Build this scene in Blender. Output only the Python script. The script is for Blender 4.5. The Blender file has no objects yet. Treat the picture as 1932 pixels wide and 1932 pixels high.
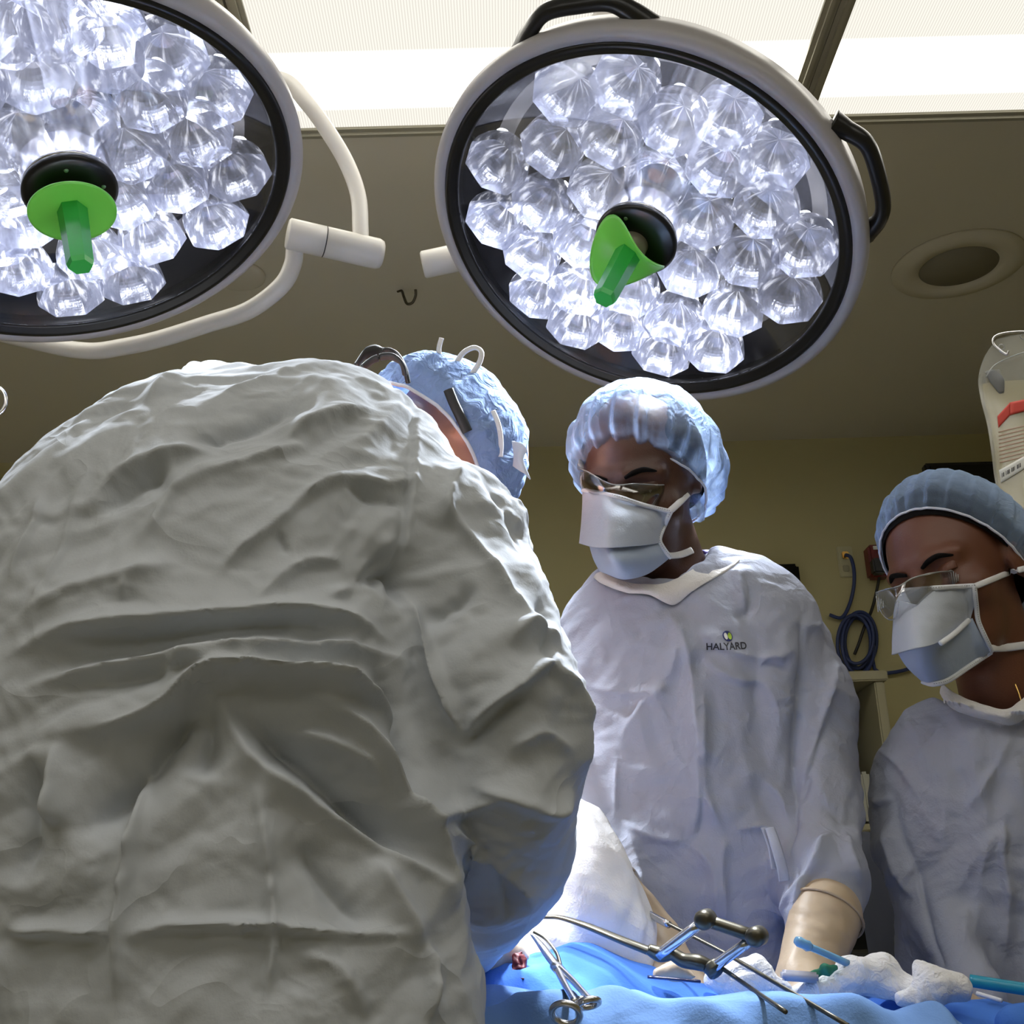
import bpy, bmesh, math, random
import numpy as np
from mathutils import Vector, Matrix, noise as mnoise
from mathutils.bvhtree import BVHTree

# ------------------------------------------------------------------ camera, world, lights
S = bpy.context.scene
COL = S.collection
F, PITCH, ROLL, YAW = 2200.0, math.radians(19.3), math.radians(-2.0), math.radians(0.8)
CAM = np.array([0.0, 0.0, 1.2])
FW = np.array([0, math.cos(PITCH), math.sin(PITCH)])
UP0 = np.array([0, -math.sin(PITCH), math.cos(PITCH)])
RT0 = np.array([1.0, 0, 0])
RT = RT0 * math.cos(ROLL) + UP0 * math.sin(ROLL)
UP = -RT0 * math.sin(ROLL) + UP0 * math.cos(ROLL)
cd = bpy.data.cameras.new('camera')
cam = bpy.data.objects.new('camera', cd)
COL.objects.link(cam)
cd.sensor_width = 36.0
cd.lens = F / 1932.0 * 36.0
cd.clip_start = 0.02
m = Matrix.Identity(4)
for i in range(3):
    m[i][0] = RT[i]; m[i][1] = UP[i]; m[i][2] = -FW[i]; m[i][3] = CAM[i]
cam.matrix_world = m
S.camera = cam
S.view_settings.view_transform = 'Standard'
S.view_settings.look = 'None'
S.view_settings.gamma = 1
S.view_settings.use_curve_mapping = False
S.view_settings.exposure = 0.0
S.cycles.max_bounces = 8; S.cycles.diffuse_bounces = 4; S.cycles.glossy_bounces = 3; S.cycles.transparent_max_bounces = 14
S.cycles.caustics_reflective = False; S.cycles.caustics_refractive = False
w = bpy.data.worlds.new('world'); S.world = w; w.use_nodes = True
w.node_tree.nodes['Background'].inputs[0].default_value = (0.5, 0.55, 0.6, 1)
w.node_tree.nodes['Background'].inputs[1].default_value = 0.02
PANEL_STRENGTH = 6.5
PANEL_COL = (1.0, 0.96, 0.86)
SPOT_W = 140.0
SPOT_COL = (0.86, 0.92, 1.0)
LAMP1_C = CAM + np.array([-0.642, 1.4455, 1.0402]); LAMP1_N = np.array([0.2995, -0.1211, -0.9464])
LAMP2_C = CAM + np.array([0.2229, 1.6426, 1.0402]); LAMP2_N = np.array([-0.3644, -0.3072, -0.8791])
def lamp_spot(C, n, dx, dy):
    ld = bpy.data.lights.new('surgical_light_beam', 'SPOT')
    ld.energy = SPOT_W; ld.color = SPOT_COL; ld.spot_size = math.radians(50); ld.spot_blend = 1.0
    ld.shadow_soft_size = 0.045
    o = bpy.data.objects.new('surgical_light_beam', ld); COL.objects.link(o)
    z = Vector(-n).normalized(); x = Vector((1, 0, 0)).cross(z).normalized(); y = z.cross(x)
    mm = Matrix((x, y, z)).transposed().to_4x4()
    mm.translation = Vector(C + n * 0.035) + x * dx + y * dy
    o.matrix_world = mm
for C_, n_ in ((LAMP1_C, LAMP1_N), (LAMP2_C, LAMP2_N)):
    for k in range(4):
        a = k * math.pi / 2 + 0.6
        lamp_spot(C_, n_, 0.2 * math.cos(a), 0.2 * math.sin(a))

# ------------------------------------------------------------------ picture geometry helpers
def ray(px, py):
    return (px - 966) / F * RT - (py - 966) / F * UP + FW
def P(px, py, Y):
    d = ray(px, py); t = Y / d[1]
    return CAM + d * t
def PR(px, py, Y, rpx):
    d = ray(px, py); t = Y / d[1]
    return CAM + d * t, rpx * t / F
def PL(px, py, C, n, off=0.0):
    d = ray(px, py); t = ((C + n * off - CAM) @ n) / (d @ n)
    return CAM + d * t
def project(V):
    r = V - CAM
    z = r @ FW
    return 966 + F * (r @ RT) / z, 966 - F * (r @ UP) / z
def V3(a): return Vector((float(a[0]), float(a[1]), float(a[2])))

# ------------------------------------------------------------------ materials
def mat(name, col, rough=0.6, metal=0.0, bump=0.0, bscale=200.0, alpha=1.0, var=0.0, sub=0.0, sheen=0.0, trans=0.0, spec=0.5, emit=None, estr=0.0, bdist=0.002):
    M = bpy.data.materials.new(name); M.use_nodes = True
    nt = M.node_tree; b = nt.nodes['Principled BSDF']
    b.inputs['Base Color'].default_value = (*col, 1); b.inputs['Roughness'].default_value = rough
    b.inputs['Metallic'].default_value = metal
    b.inputs['Specular IOR Level'].default_value = spec
    b.inputs['Transmission Weight'].default_value = trans
    if sheen: b.inputs['Sheen Weight'].default_value = sheen
    if alpha < 1: b.inputs['Alpha'].default_value = alpha
    if emit: b.inputs['Emission Color'].default_value = (*emit, 1); b.inputs['Emission Strength'].default_value = estr
    tc = nt.nodes.new('ShaderNodeTexCoord')
    if bump:
        n = nt.nodes.new('ShaderNodeTexNoise'); n.inputs['Scale'].default_value = bscale; n.inputs['Detail'].default_value = 3
        nt.links.new(tc.outputs['Object'], n.inputs['Vector'])
        bp = nt.nodes.new('ShaderNodeBump'); bp.inputs['Strength'].default_value = bump; bp.inputs['Distance'].default_value = bdist
        nt.links.new(n.outputs['Fac'], bp.inputs['Height']); nt.links.new(bp.outputs[0], b.inputs['Normal'])
    if var:
        n = nt.nodes.new('ShaderNodeTexNoise'); n.inputs['Scale'].default_value = 9.0
        nt.links.new(tc.outputs['Object'], n.inputs['Vector'])
        mx = nt.nodes.new('ShaderNodeMix'); mx.data_type = 'RGBA'
        mx.inputs[6].default_value = (*[c * (1 - var) for c in col], 1); mx.inputs[7].default_value = (*[min(1, c * (1 + var)) for c in col], 1)
        nt.links.new(n.outputs['Fac'], mx.inputs[0]); nt.links.new(mx.outputs[2], b.inputs['Base Color'])
    return M

def cloth_mat(name, col, fine=0.35, transl=0.0, transp=0.0, crumple=0.5, cscale=22.0, rough=0.9):
    """non-woven fabric: fine fibre grain plus small crumple creases, optionally see-through"""
    M = bpy.data.materials.new(name); M.use_nodes = True
    nt = M.node_tree; N = nt.nodes.new; L = nt.links.new
    b = nt.nodes['Principled BSDF']; out = nt.nodes['Material Output']
    b.inputs['Base Color'].default_value = (*col, 1); b.inputs['Roughness'].default_value = rough
    b.inputs['Specular IOR Level'].default_value = 0.12
    tc = N('ShaderNodeTexCoord')
    n1 = N('ShaderNodeTexNoise'); n1.inputs['Scale'].default_value = 420; n1.inputs['Detail'].default_value = 2
    L(tc.outputs['Object'], n1.inputs['Vector'])
    nw = N('ShaderNodeTexNoise'); nw.inputs['Scale'].default_value = cscale * .6; nw.inputs['Detail'].default_value = 2
    L(tc.outputs['Object'], nw.inputs['Vector'])
    va = N('ShaderNodeVectorMath'); va.operation = 'SCALE'; va.inputs[3].default_value = 0.07
    L(nw.outputs['Color'], va.inputs[0])
    vb = N('ShaderNodeVectorMath'); vb.operation = 'ADD'
    L(tc.outputs['Object'], vb.inputs[0]); L(va.outputs[0], vb.inputs[1])
    vo = N('ShaderNodeTexNoise'); vo.inputs['Scale'].default_value = cscale * .5; vo.inputs['Detail'].default_value = 3.5
    vo.inputs['Roughness'].default_value = 0.55; vo.inputs['Distortion'].default_value = 0.6
    L(vb.outputs[0], vo.inputs['Vector'])
    rg = N('ShaderNodeMath'); rg.operation = 'SUBTRACT'; rg.inputs[1].default_value = 0.5; L(vo.outputs['Fac'], rg.inputs[0])
    ra = N('ShaderNodeMath'); ra.operation = 'ABSOLUTE'; L(rg.outputs[0], ra.inputs[0])      # sharp crease lines
    b1 = N('ShaderNodeBump'); b1.inputs['Strength'].default_value = fine; b1.inputs['Distance'].default_value = 0.0012
    L(n1.outputs['Fac'], b1.inputs['Height'])
    b2 = N('ShaderNodeBump'); b2.inputs['Strength'].default_value = crumple; b2.inputs['Distance'].default_value = -0.03
    L(ra.outputs[0], b2.inputs['Height']); L(b1.outputs[0], b2.inputs['Normal'])
    L(b2.outputs[0], b.inputs['Normal'])
    last = b.outputs[0]
    if transl:
        tr = N('ShaderNodeBsdfTranslucent'); tr.inputs[0].default_value = (*col, 1)
        L(b2.outputs[0], tr.inputs['Normal'])
        mx = N('ShaderNodeMixShader'); mx.inputs[0].default_value = transl
        L(last, mx.inputs[1]); L(tr.outputs[0], mx.inputs[2]); last = mx.outputs[0]
    if transp:
        tp = N('ShaderNodeBsdfTransparent')
        mx = N('ShaderNodeMixShader')
        lw = N('ShaderNodeLayerWeight'); lw.inputs[0].default_value = 0.5
        mr = N('ShaderNodeMapRange'); mr.inputs[3].default_value = min(1, transp * 1.5); mr.inputs[4].default_value = transp * .2
        L(lw.outputs['Facing'], mr.inputs[0]); L(mr.outputs[0], mx.inputs[0])      # thin weave looks denser edge-on
        L(last, mx.inputs[1]); L(tp.outputs[0], mx.inputs[2]); last = mx.outputs[0]
    L(last, out.inputs[0])
    return M

def clear_mat(name, tint=(1, 1, 1), gloss=0.12, rough=0.03, haze=0.0, fres=True):
    """thin clear plastic or glass sheet"""
    M = bpy.data.materials.new(name); M.use_nodes = True
    nt = M.node_tree; nt.nodes.clear(); N = nt.nodes.new; L = nt.links.new
    out = N('ShaderNodeOutputMaterial'); tp = N('ShaderNodeBsdfTransparent'); tp.inputs[0].default_value = (*tint, 1)
    gl = N('ShaderNodeBsdfGlossy'); gl.inputs['Roughness'].default_value = rough
    mx = N('ShaderNodeMixShader')
    if fres:
        lw = N('ShaderNodeLayerWeight'); lw.inputs[0].default_value = 0.35
        mt = N('ShaderNodeMath'); mt.operation = 'MULTIPLY_ADD'; mt.inputs[1].default_value = 0.6; mt.inputs[2].default_value = gloss * 0.5
        L(lw.outputs['Fresnel'], mt.inputs[0]); L(mt.outputs[0], mx.inputs[0])
    else:
        mx.inputs[0].default_value = gloss
    L(tp.outputs[0], mx.inputs[1]); L(gl.outputs[0], mx.inputs[2]); last = mx.outputs[0]
    if haze:
        df = N('ShaderNodeBsdfDiffuse'); df.inputs[0].default_value = (*tint, 1)
        m2 = N('ShaderNodeMixShader'); m2.inputs[0].default_value = haze
        L(last, m2.inputs[1]); L(df.outputs[0], m2.inputs[2]); last = m2.outputs[0]
    L(last, out.inputs[0])
    return M

MT = dict(
    ceiling=mat('ceiling_paint', (0.64, 0.60, 0.48), 0.9, bump=0.05, bscale=60),
    wall=mat('wall_paint', (0.52, 0.47, 0.25), 0.8, bump=0.05, bscale=80),
    floor=mat('floor_vinyl', (0.36, 0.34, 0.30), 0.4, var=0.1),
    alu=mat('grid_metal', (0.38, 0.36, 0.28), 0.5, 0.3),
    white_paint=mat('lamp_white_enamel', (0.72, 0.70, 0.66), 0.35),
    rim=mat('lamp_rim_grey', (0.50, 0.48, 0.50), 0.35),
    black=mat('black_plastic', (0.012, 0.012, 0.013), 0.3),
    blackr=mat('black_rubber', (0.02, 0.02, 0.02), 0.6),
    inner=mat('lamp_inner_black', (0.018, 0.018, 0.026), 0.6, spec=.2),
    silver=mat('brushed_silver', (0.75, 0.75, 0.78), 0.22, 1.0),
    steel=mat('instrument_steel', (0.62, 0.62, 0.64), 0.24, 1.0),
    bronze=mat('dark_bronze_steel', (0.11, 0.10, 0.075), 0.36, 0.85),
    screw=mat('screw_green', (0.30, 0.5, 0.32), 0.4, 0.4),
    green=mat('green_handle_cover', (0.22, 0.78, 0.10), 0.35),
    greend=mat('green_handle_grip', (0.05, 0.48, 0.09), 0.25),
    gown=cloth_mat('gown_fabric', (0.41, 0.435, 0.53), 0.35, crumple=0.35, cscale=20),
    gownback=cloth_mat('gown_back_fabric', (0.52, 0.55, 0.595), 0.15, crumple=0.8, cscale=11),
    knit=cloth_mat('knit_collar', (0.80, 0.78, 0.76), 0.6, crumple=0.15, cscale=50),
    mask=cloth_mat('mask_fabric', (0.60, 0.65, 0.75), 0.25, transl=0.15, crumple=0.12, cscale=14),
    masklow=cloth_mat('mask_lower_fabric', (0.52, 0.61, 0.78), 0.25, transl=0.15, crumple=0.12, cscale=14),
    maskedge=cloth_mat('mask_edge', (0.80, 0.82, 0.88), 0.3, crumple=0.1, cscale=60),
    stitch=mat('stitch_grey', (0.25, 0.27, 0.32), 0.9),
    cap=cloth_mat('bouffant_fabric', (0.46, 0.61, 0.88), 0.5, transl=0.35, transp=0.64, crumple=0.5, cscale=40),
    cap_pale=cloth_mat('bouffant_fabric_pale', (0.38, 0.53, 0.84), 0.5, transl=0.3, transp=0.10, crumple=0.7, cscale=38),
    elastic=cloth_mat('elastic_band', (0.75, 0.78, 0.88), 0.4, crumple=0.2, cscale=60),
    ties=cloth_mat('white_ties', (0.85, 0.85, 0.88), 0.2, crumple=0.1, cscale=60),
    skin_dark=mat('skin_dark', (0.075, 0.030, 0.018), 0.42, bump=0.15, bscale=500, var=0.12),
    skin_brown=mat('skin_brown', (0.15, 0.055, 0.030), 0.45, bump=0.12, bscale=500, var=0.1),
    skin_fair=mat('skin_fair', (0.60, 0.30, 0.20), 0.5, bump=0.1, bscale=500),
    hair=mat('black_hair', (0.006, 0.005, 0.005), 0.85, bump=0.5, bscale=900, spec=.15),
    eyewhite=mat('eye_white', (0.6, 0.55, 0.5), 0.15),
    iris=mat('iris_dark', (0.02, 0.01, 0.008), 0.1),
    glove=mat('latex_glove', (0.52, 0.40, 0.27), 0.45, bump=0.2, bscale=120),
    purple=mat('purple_scrub', (0.06, 0.04, 0.20), 0.8),
    trouser=mat('scrub_trousers', (0.06, 0.10, 0.22), 0.85),
    shoe=mat('shoe_covers', (0.10, 0.20, 0.40), 0.8),
    drape=cloth_mat('blue_drape', (0.08, 0.22, 0.70), 0.3, crumple=0.3, cscale=12),
    drape_pale=cloth_mat('pale_blue_drape', (0.18, 0.33, 0.66), 0.3, crumple=0.3, cscale=12),
    mound=cloth_mat('glaring_sleeve', (0.90, 0.90, 0.92), 0.4, crumple=0.2, cscale=18),  # white carries the lamp glare on an overexposed gown sleeve
    gauze=cloth_mat('gauze', (0.85, 0.84, 0.84), 0.8, crumple=0.35, cscale=60),
    bluet=mat('blue_clear_tube', (0.25, 0.55, 0.85), 0.15, trans=0.3),
    teal=mat('teal_tube', (0.02, 0.32, 0.48), 0.25),
    blood=mat('blood_stain', (0.14, 0.012, 0.018), 0.5),
    redbox=mat('dark_red_plastic', (0.16, 0.01, 0.012), 0.35),
    ivory=mat('ivory_plate', (0.55, 0.52, 0.32), 0.5),
    cable_blue=mat('blue_cable', (0.03, 0.05, 0.16), 0.5),
    cable_black=mat('black_cable', (0.015, 0.015, 0.015), 0.5),
    clear=clear_mat('clear_lens', (0.96, 0.97, 0.98), 0.10),
    clear_edge=clear_mat('clear_lens_edge', (0.9, 0.93, 0.95), 0.4, rough=0.15, haze=0.25),
    glass=clear_mat('lamp_cover_glass', (0.97, 0.97, 0.99), 0.04),
    bag=clear_mat('iv_bag_plastic', (0.93, 0.93, 0.88), 0.10, rough=0.15, haze=0.22),
    fluid=mat('iv_fluid', (0.75, 0.66, 0.36), 0.2, alpha=0.55),
    red=mat('red_print', (0.62, 0.06, 0.04), 0.6),
    redpale=mat('pale_red_print', (0.62, 0.38, 0.28), 0.6, alpha=0.6),
    paper=mat('white_label', (0.80, 0.80, 0.76), 0.6),
    ink=mat('dark_ink', (0.02, 0.02, 0.03), 0.6),
    navy=mat('navy_print', (0.015, 0.025, 0.16), 0.6),
    lime=mat('lime_print', (0.42, 0.62, 0.05), 0.6),
    grille=mat('speaker_grille', (0.24, 0.22, 0.16), 0.8),
    gold=mat('gold_chain', (0.8, 0.5, 0.15), 0.3, 1.0),
    cabinet=mat('cabinet_beige', (0.40, 0.37, 0.24), 0.5),
    dark=mat('dark_interior', (0.02, 0.02, 0.018), 0.8),
)

# ------------------------------------------------------------------ object helpers
def link(name, me, m=None, parent=None, smooth=True):
    o = bpy.data.objects.new(name, me); COL.objects.link(o)
    if m is not None and not me.materials: me.materials.append(m)
    if smooth: me.shade_smooth()
    if parent is not None:
        o.parent = parent
        if parent.type == 'EMPTY':      # vertices are given in world space, the Empty stands at the thing's base
            o.matrix_parent_inverse = Matrix.Translation(-parent.location)
    return o
def thing(name, label, cat, group=None, loc=None):
    o = bpy.data.objects.new(name, None); COL.objects.link(o); o.empty_display_size = 0.05
    o['label'] = label; o['category'] = cat
    if group: o['group'] = group
    if loc is not None: o.location = V3(loc)
    return o
def tag(o, label, cat, group=None):
    o['label'] = label; o['category'] = cat
    if group: o['group'] = group
    return o
def me_from(verts, faces, name='mesh'):
    me = bpy.data.meshes.new(name)
    if isinstance(verts, np.ndarray): verts = verts.tolist()
    if isinstance(faces, np.ndarray): faces = faces.tolist()
    me.from_pydata([tuple(v) for v in verts], [], faces); me.update()
    return me
def bm_me(bm, name='mesh'):
    me = bpy.data.meshes.new(name); bm.to_mesh(me); bm.free(); return me
def recalc(me):
    bm = bmesh.new(); bm.from_mesh(me); bmesh.ops.recalc_face_normals(bm, faces=bm.faces); bm.to_mesh(me); bm.free(); return me
def box_me(c, s, M=None, bev=0.0):
    bm = bmesh.new(); bmesh.ops.create_cube(bm, size=1)
    for v in bm.verts: v.co = Vector((v.co.x * s[0] + c[0], v.co.y * s[1] + c[1], v.co.z * s[2] + c[2]))
    if bev: bmesh.ops.bevel(bm, geom=bm.edges[:], offset=bev, segments=2, affect='EDGES')
    if M is not None: bmesh.ops.transform(bm, matrix=M, verts=bm.verts)
    return bm_me(bm)
def join_me(mes):
    bm = bmesh.new()
    for q in mes: bm.from_mesh(q)
    return bm_me(bm)
def catmull(pts, n=8, closed=False):
    pts = [np.array(p, float) for p in pts]; out = []
    N = len(pts)
    for i in range(N if closed else N - 1):
        if closed: p0, p1, p2, p3 = pts[(i - 1) % N], pts[i], pts[(i + 1) % N], pts[(i + 2) % N]
        else: p0, p1, p2, p3 = pts[max(i - 1, 0)], pts[i], pts[i + 1], pts[min(i + 2, N - 1)]
        for k in range(n):
            t = k / n
            out.append(0.5 * ((2 * p1) + (-p0 + p2) * t + (2 * p0 - 5 * p1 + 4 * p2 - p3) * t * t + (-p0 + 3 * p1 - 3 * p2 + p3) * t ** 3))
    if not closed: out.append(pts[-1])
    return out
def frames(path, closed=False, up=None):
    """tangent, side, normal at each point"""
    n = len(path); res = []
    side = None
    for i in range(n):
        a = path[(i - 1) % n] if (closed or i > 0) else path[i]
        b = path[(i + 1) % n] if (closed or i < n - 1) else path[i]
        t = b - a; t = t / (np.linalg.norm(t) + 1e-12)
        if up is not None:
            s = np.cross(t, up[i] if isinstance(up, list) else up)
        elif side is None:
            u = np.array([0, 0, 1.0]) if abs(t[2]) < 0.9 else np.array([1.0, 0, 0]); s = np.cross(t, u)
        else:
            s = side - t * (side @ t)
        s = s / (np.linalg.norm(s) + 1e-12); side = s
        res.append((t, s, np.cross(s, t)))
    return res
def tube_me(pts, r, seg=10, n=8, closed=False, flat=1.0, up=None, smooth_path=True, caps=True):
    path = catmull(pts, n, closed) if smooth_path else [np.array(p, float) for p in pts]
    fr = frames(path, closed, up); N = len(path); vs = []; fs = []
    for i, p in enumerate(path):
        u = i / max(N - 1, 1)
        rr = r(u) if callable(r) else (np.interp(u, np.linspace(0, 1, len(r)), r) if isinstance(r, (list, tuple)) else r)
        t, s, nn = fr[i]
        for k in range(seg):
            a = 2 * math.pi * k / seg
            vs.append(p + s * math.cos(a) * rr + nn * math.sin(a) * rr * flat)
    for i in range(N if closed else N - 1):
        j = (i + 1) % N
        for k in range(seg):
            l = (k + 1) % seg
            fs.append((i * seg + k, i * seg + l, j * seg + l, j * seg + k))
    if not closed and caps:
        fs.append(tuple(range(seg - 1, -1, -1))); fs.append(tuple((N - 1) * seg + k for k in range(seg)))
    return recalc(me_from(vs, fs))
def strip_me(pts, width, thick=0.0012, n=8, up=(0, 1, 0), closed=False):
    """flat tape with real thickness; up = direction of its face"""
    return tube_me(pts, width / 2, seg=8, n=n, closed=closed, flat=max(thick / width, 0.02) * 2, up=np.array(up, float))
def lathe_me(profile, seg=64, M=None, closed=False):
    vs = []; fs = []; n = len(profile)
    for (r, z) in profile:
        for k in range(seg):
            a = 2 * math.pi * k / seg; vs.append((r * math.cos(a), r * math.sin(a), z))
    for i in range(n if closed else n - 1):
        j = (i + 1) % n
        for k in range(seg):
            l = (k + 1) % seg; fs.append((i * seg + k, i * seg + l, j * seg + l, j * seg + k))
    if not closed:
        if profile[0][0] > 1e-6: fs.append(tuple(range(seg - 1, -1, -1)))
        if profile[-1][0] > 1e-6: fs.append(tuple((n - 1) * seg + k for k in range(seg)))
    me = me_from(vs, fs)
    bm = bmesh.new(); bm.from_mesh(me); bmesh.ops.remove_doubles(bm, verts=bm.verts, dist=1e-6); bmesh.ops.recalc_face_normals(bm, faces=bm.faces)
    if M is not None: bmesh.ops.transform(bm, matrix=M, verts=bm.verts)
    bm.to_mesh(me); bm.free(); return me
def grid_me(G, closed_u=False, thick=0.0):
    """G: array [nv, nu, 3]"""
    nv, nu = G.shape[:2]; vs = G.reshape(-1, 3); fs = []
    for j in range(nv - 1):
        for i in range(nu if closed_u else nu - 1):
            k = (i + 1) % nu; fs.append((j * nu + i, j * nu + k, (j + 1) * nu + k, (j + 1) * nu + i))
    me = me_from(vs, fs)
    if thick:
        bm = bmesh.new(); bm.from_mesh(me); bmesh.ops.recalc_face_normals(bm, faces=bm.faces)
        bmesh.ops.solidify(bm, geom=bm.faces[:], thickness=thick); bm.to_mesh(me); bm.free()
    return me
def spline_grid(ctrl, nv=24, nu=24):
    """ctrl: rows of control points -> smooth dense grid"""
    rows = [catmull(r, max(1, nu // (len(r) - 1))) for r in ctrl]
    cols = []
    for i in range(len(rows[0])):
        cols.append(catmull([r[i] for r in rows], max(1, nv // (len(rows) - 1))))
    return np.array(cols).transpose(1, 0, 2)
def basis(z, x=(1, 0, 0), o=(0, 0, 0)):
    z = Vector(V3(z)).normalized(); y = z.cross(V3(x)).normalized(); x = y.cross(z)
    M = Matrix((x, y, z)).transposed().to_4x4(); M.translation = V3(o); return M

# ------------------------------------------------------------------ numpy noise and cloth crumple
_rng = np.random.RandomState(7)
_T = _rng.rand(64, 64, 64).astype(np.float32)
def vnoise(p, seed=0):
    p = p + seed * 17.31; i = np.floor(p).astype(int); f = p - i; f = f * f * (3 - 2 * f)
    r = 0
    for a in (0, 1):
        for b in (0, 1):
            for c in (0, 1):
                wgt = (f[:, 0] if a else 1 - f[:, 0]) * (f[:, 1] if b else 1 - f[:, 1]) * (f[:, 2] if c else 1 - f[:, 2])
                r = r + wgt * _T[(i[:, 0] + a) & 63, (i[:, 1] + b) & 63, (i[:, 2] + c) & 63]
    return r
def crumple(p, freq, seed, dirs=6, warp=0.5, stretch=(1, 1, 1), rot=0.0):
    """paper-like facets: sum of warped triangle waves masked in patches, about -1..1"""
    rs = np.random.RandomState(seed); st = np.array(stretch, float)
    if rot:
        c_, s_ = math.cos(rot), math.sin(rot)      # first axis runs along the folds
        p = np.stack([p[:, 0] * c_ + p[:, 2] * s_, p[:, 1], -p[:, 0] * s_ + p[:, 2] * c_], 1)
    q = p * st * freq
    wv = np.stack([vnoise(q * 0.45, seed + k) for k in range(3)], 1) - 0.5
    q = q + wv * 2 * warp * 2
    tot = 0
    for k in range(dirs):
        d = rs.normal(size=3); d /= np.linalg.norm(d)
        ph = q @ d * rs.uniform(0.5, 1.2) + rs.uniform(0, 9)
        tri = np.abs(ph - np.floor(ph) - 0.5) * 2
        mask = np.clip((vnoise(q * 0.5, seed + 11 + k) - 0.42) * 5, 0, 1)
        tot = tot + (tri - 0.5) * mask
    return tot / 1.6

# ------------------------------------------------------------------ implicit surfaces
def smin(a, b, k):
    h = np.clip(0.5 + 0.5 * (b - a) / k, 0, 1); return b + (a - b) * h - k * h * (1 - h)
def cone(p, a, b, ra, rb, sy=1.0):
    """rounded, tapered capsule; sy squashes it front to back"""
    a = np.asarray(a, float); b = np.asarray(b, float)
    if sy != 1.0:
        s = np.array([1, 1 / sy, 1]); c = (a + b) / 2; p = (p - c) * s + c; a = (a - c) * s + c; b = (b - c) * s + c
    ba = b - a; h = np.clip(((p - a) @ ba) / (ba @ ba + 1e-12), 0, 1)
    d = np.linalg.norm(p - a - h[:, None] * ba, axis=1) - (ra + (rb - ra) * h)
    return d * (min(1, sy) if sy != 1.0 else 1)
def ell(p, c, r):
    r = np.asarray(r, float); q = (p - np.asarray(c, float)) / r; k = np.linalg.norm(q, axis=1)
    return (k - 1) * k / (np.linalg.norm(q / r, axis=1) + 1e-9)
def nets(sdf, lo, hi, h):
    lo = np.array(lo, float); hi = np.array(hi, float)
    n = np.ceil((hi - lo) / h).astype(int) + 1
    ax = [lo[i] + h * np.arange(n[i]) for i in range(3)]
    Fv = np.empty(n, np.float32)
    YY, ZZ = np.meshgrid(ax[1], ax[2], indexing='ij'); yz = np.stack([YY.ravel(), ZZ.ravel()], 1)
    step = max(1, 400000 // len(yz))
    for i in range(0, n[0], step):
        xs = ax[0][i:i + step]
        pts = np.concatenate([np.stack([np.full(len(yz), x), yz[:, 0], yz[:, 1]], 1) for x in xs])
        Fv[i:i + step] = sdf(pts).reshape(len(xs), n[1], n[2])
    ins = Fv < 0
    cs = (n - 1)
    corners = [(a, b, c) for a in (0, 1) for b in (0, 1) for c in (0, 1)]
    cnt = np.zeros(cs, np.int8)
    for a, b, c in corners: cnt += ins[a:a + cs[0], b:b + cs[1], c:c + cs[2]]
    act = (cnt > 0) & (cnt < 8)
    idx = -np.ones(cs, np.int64); I = np.argwhere(act); idx[act] = np.arange(len(I))
    acc = np.zeros((len(I), 3)); num = np.zeros(len(I))
    for a in corners:
        for axis in range(3):
            if a[axis]: continue
            b = list(a); b[axis] = 1
            fa = Fv[I[:, 0] + a[0], I[:, 1] + a[1], I[:, 2] + a[2]]; fb = Fv[I[:, 0] + b[0], I[:, 1] + b[1], I[:, 2] + b[2]]
            cr = (fa < 0) != (fb < 0); t = np.where(cr, fa / (fa - fb + 1e-12), 0)
            pt = np.tile(np.array(a, float), (len(I), 1)); pt[:, axis] += t
            acc[cr] += pt[cr]; num[cr] += 1
    V = lo + (I + acc / num[:, None]) * h
    faces = []
    for axis in range(3):
        u, v = (axis + 1) % 3, (axis + 2) % 3
        sl0 = [slice(None)] * 3; sl1 = [slice(None)] * 3; sl0[axis] = slice(0, -1); sl1[axis] = slice(1, None)
        A = ins[tuple(sl0)]; B = ins[tuple(sl1)]
        E = np.argwhere(A != B)
        E = E[(E[:, u] > 0) & (E[:, v] > 0) & (E[:, u] < cs[u]) & (E[:, v] < cs[v])]
        def at(du, dv):
            q = E.copy(); q[:, u] += du; q[:, v] += dv; return idx[q[:, 0], q[:, 1], q[:, 2]]
        quad = np.stack([at(-1, -1), at(0, -1), at(0, 0), at(-1, 0)], 1)
        flip = ~A[E[:, 0], E[:, 1], E[:, 2]]
        quad[flip] = quad[flip][:, ::-1]
        faces.append(quad)
    return V, np.concatenate(faces)
def smooth_mesh(V, Fc, it=2, lam=0.5):
    e = np.concatenate([Fc[:, [0, 1]], Fc[:, [1, 2]], Fc[:, [2, 3]], Fc[:, [3, 0]]])
    for _ in range(it):
        s = np.zeros_like(V); c = np.zeros(len(V))
        for a, b in ((0, 1), (1, 0)):
            for k in range(3): s[:, k] += np.bincount(e[:, a], V[e[:, b], k], len(V))
            c += np.bincount(e[:, a], minlength=len(V))
        V = V + lam * (s / c[:, None] - V)
    return V
def subdiv(me, lv):
    if lv == 0: return me
    o = bpy.data.objects.new('tmp', me); COL.objects.link(o)
    md = o.modifiers.new('s', 'SUBSURF'); md.levels = lv
    dg = bpy.context.evaluated_depsgraph_get(); r = bpy.data.meshes.new_from_object(o.evaluated_get(dg))
    bpy.data.objects.remove(o); return r
def get_vn(me):
    n = len(me.vertices); V = np.empty(n * 3, np.float32); me.vertices.foreach_get('co', V)
    N = np.empty(n * 3, np.float32); me.vertex_normals.foreach_get('vector', N)
    return V.reshape(-1, 3).astype(float), N.reshape(-1, 3).astype(float)
def set_v(me, V):
    me.vertices.foreach_set('co', V.astype(np.float32).ravel()); me.update()
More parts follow.
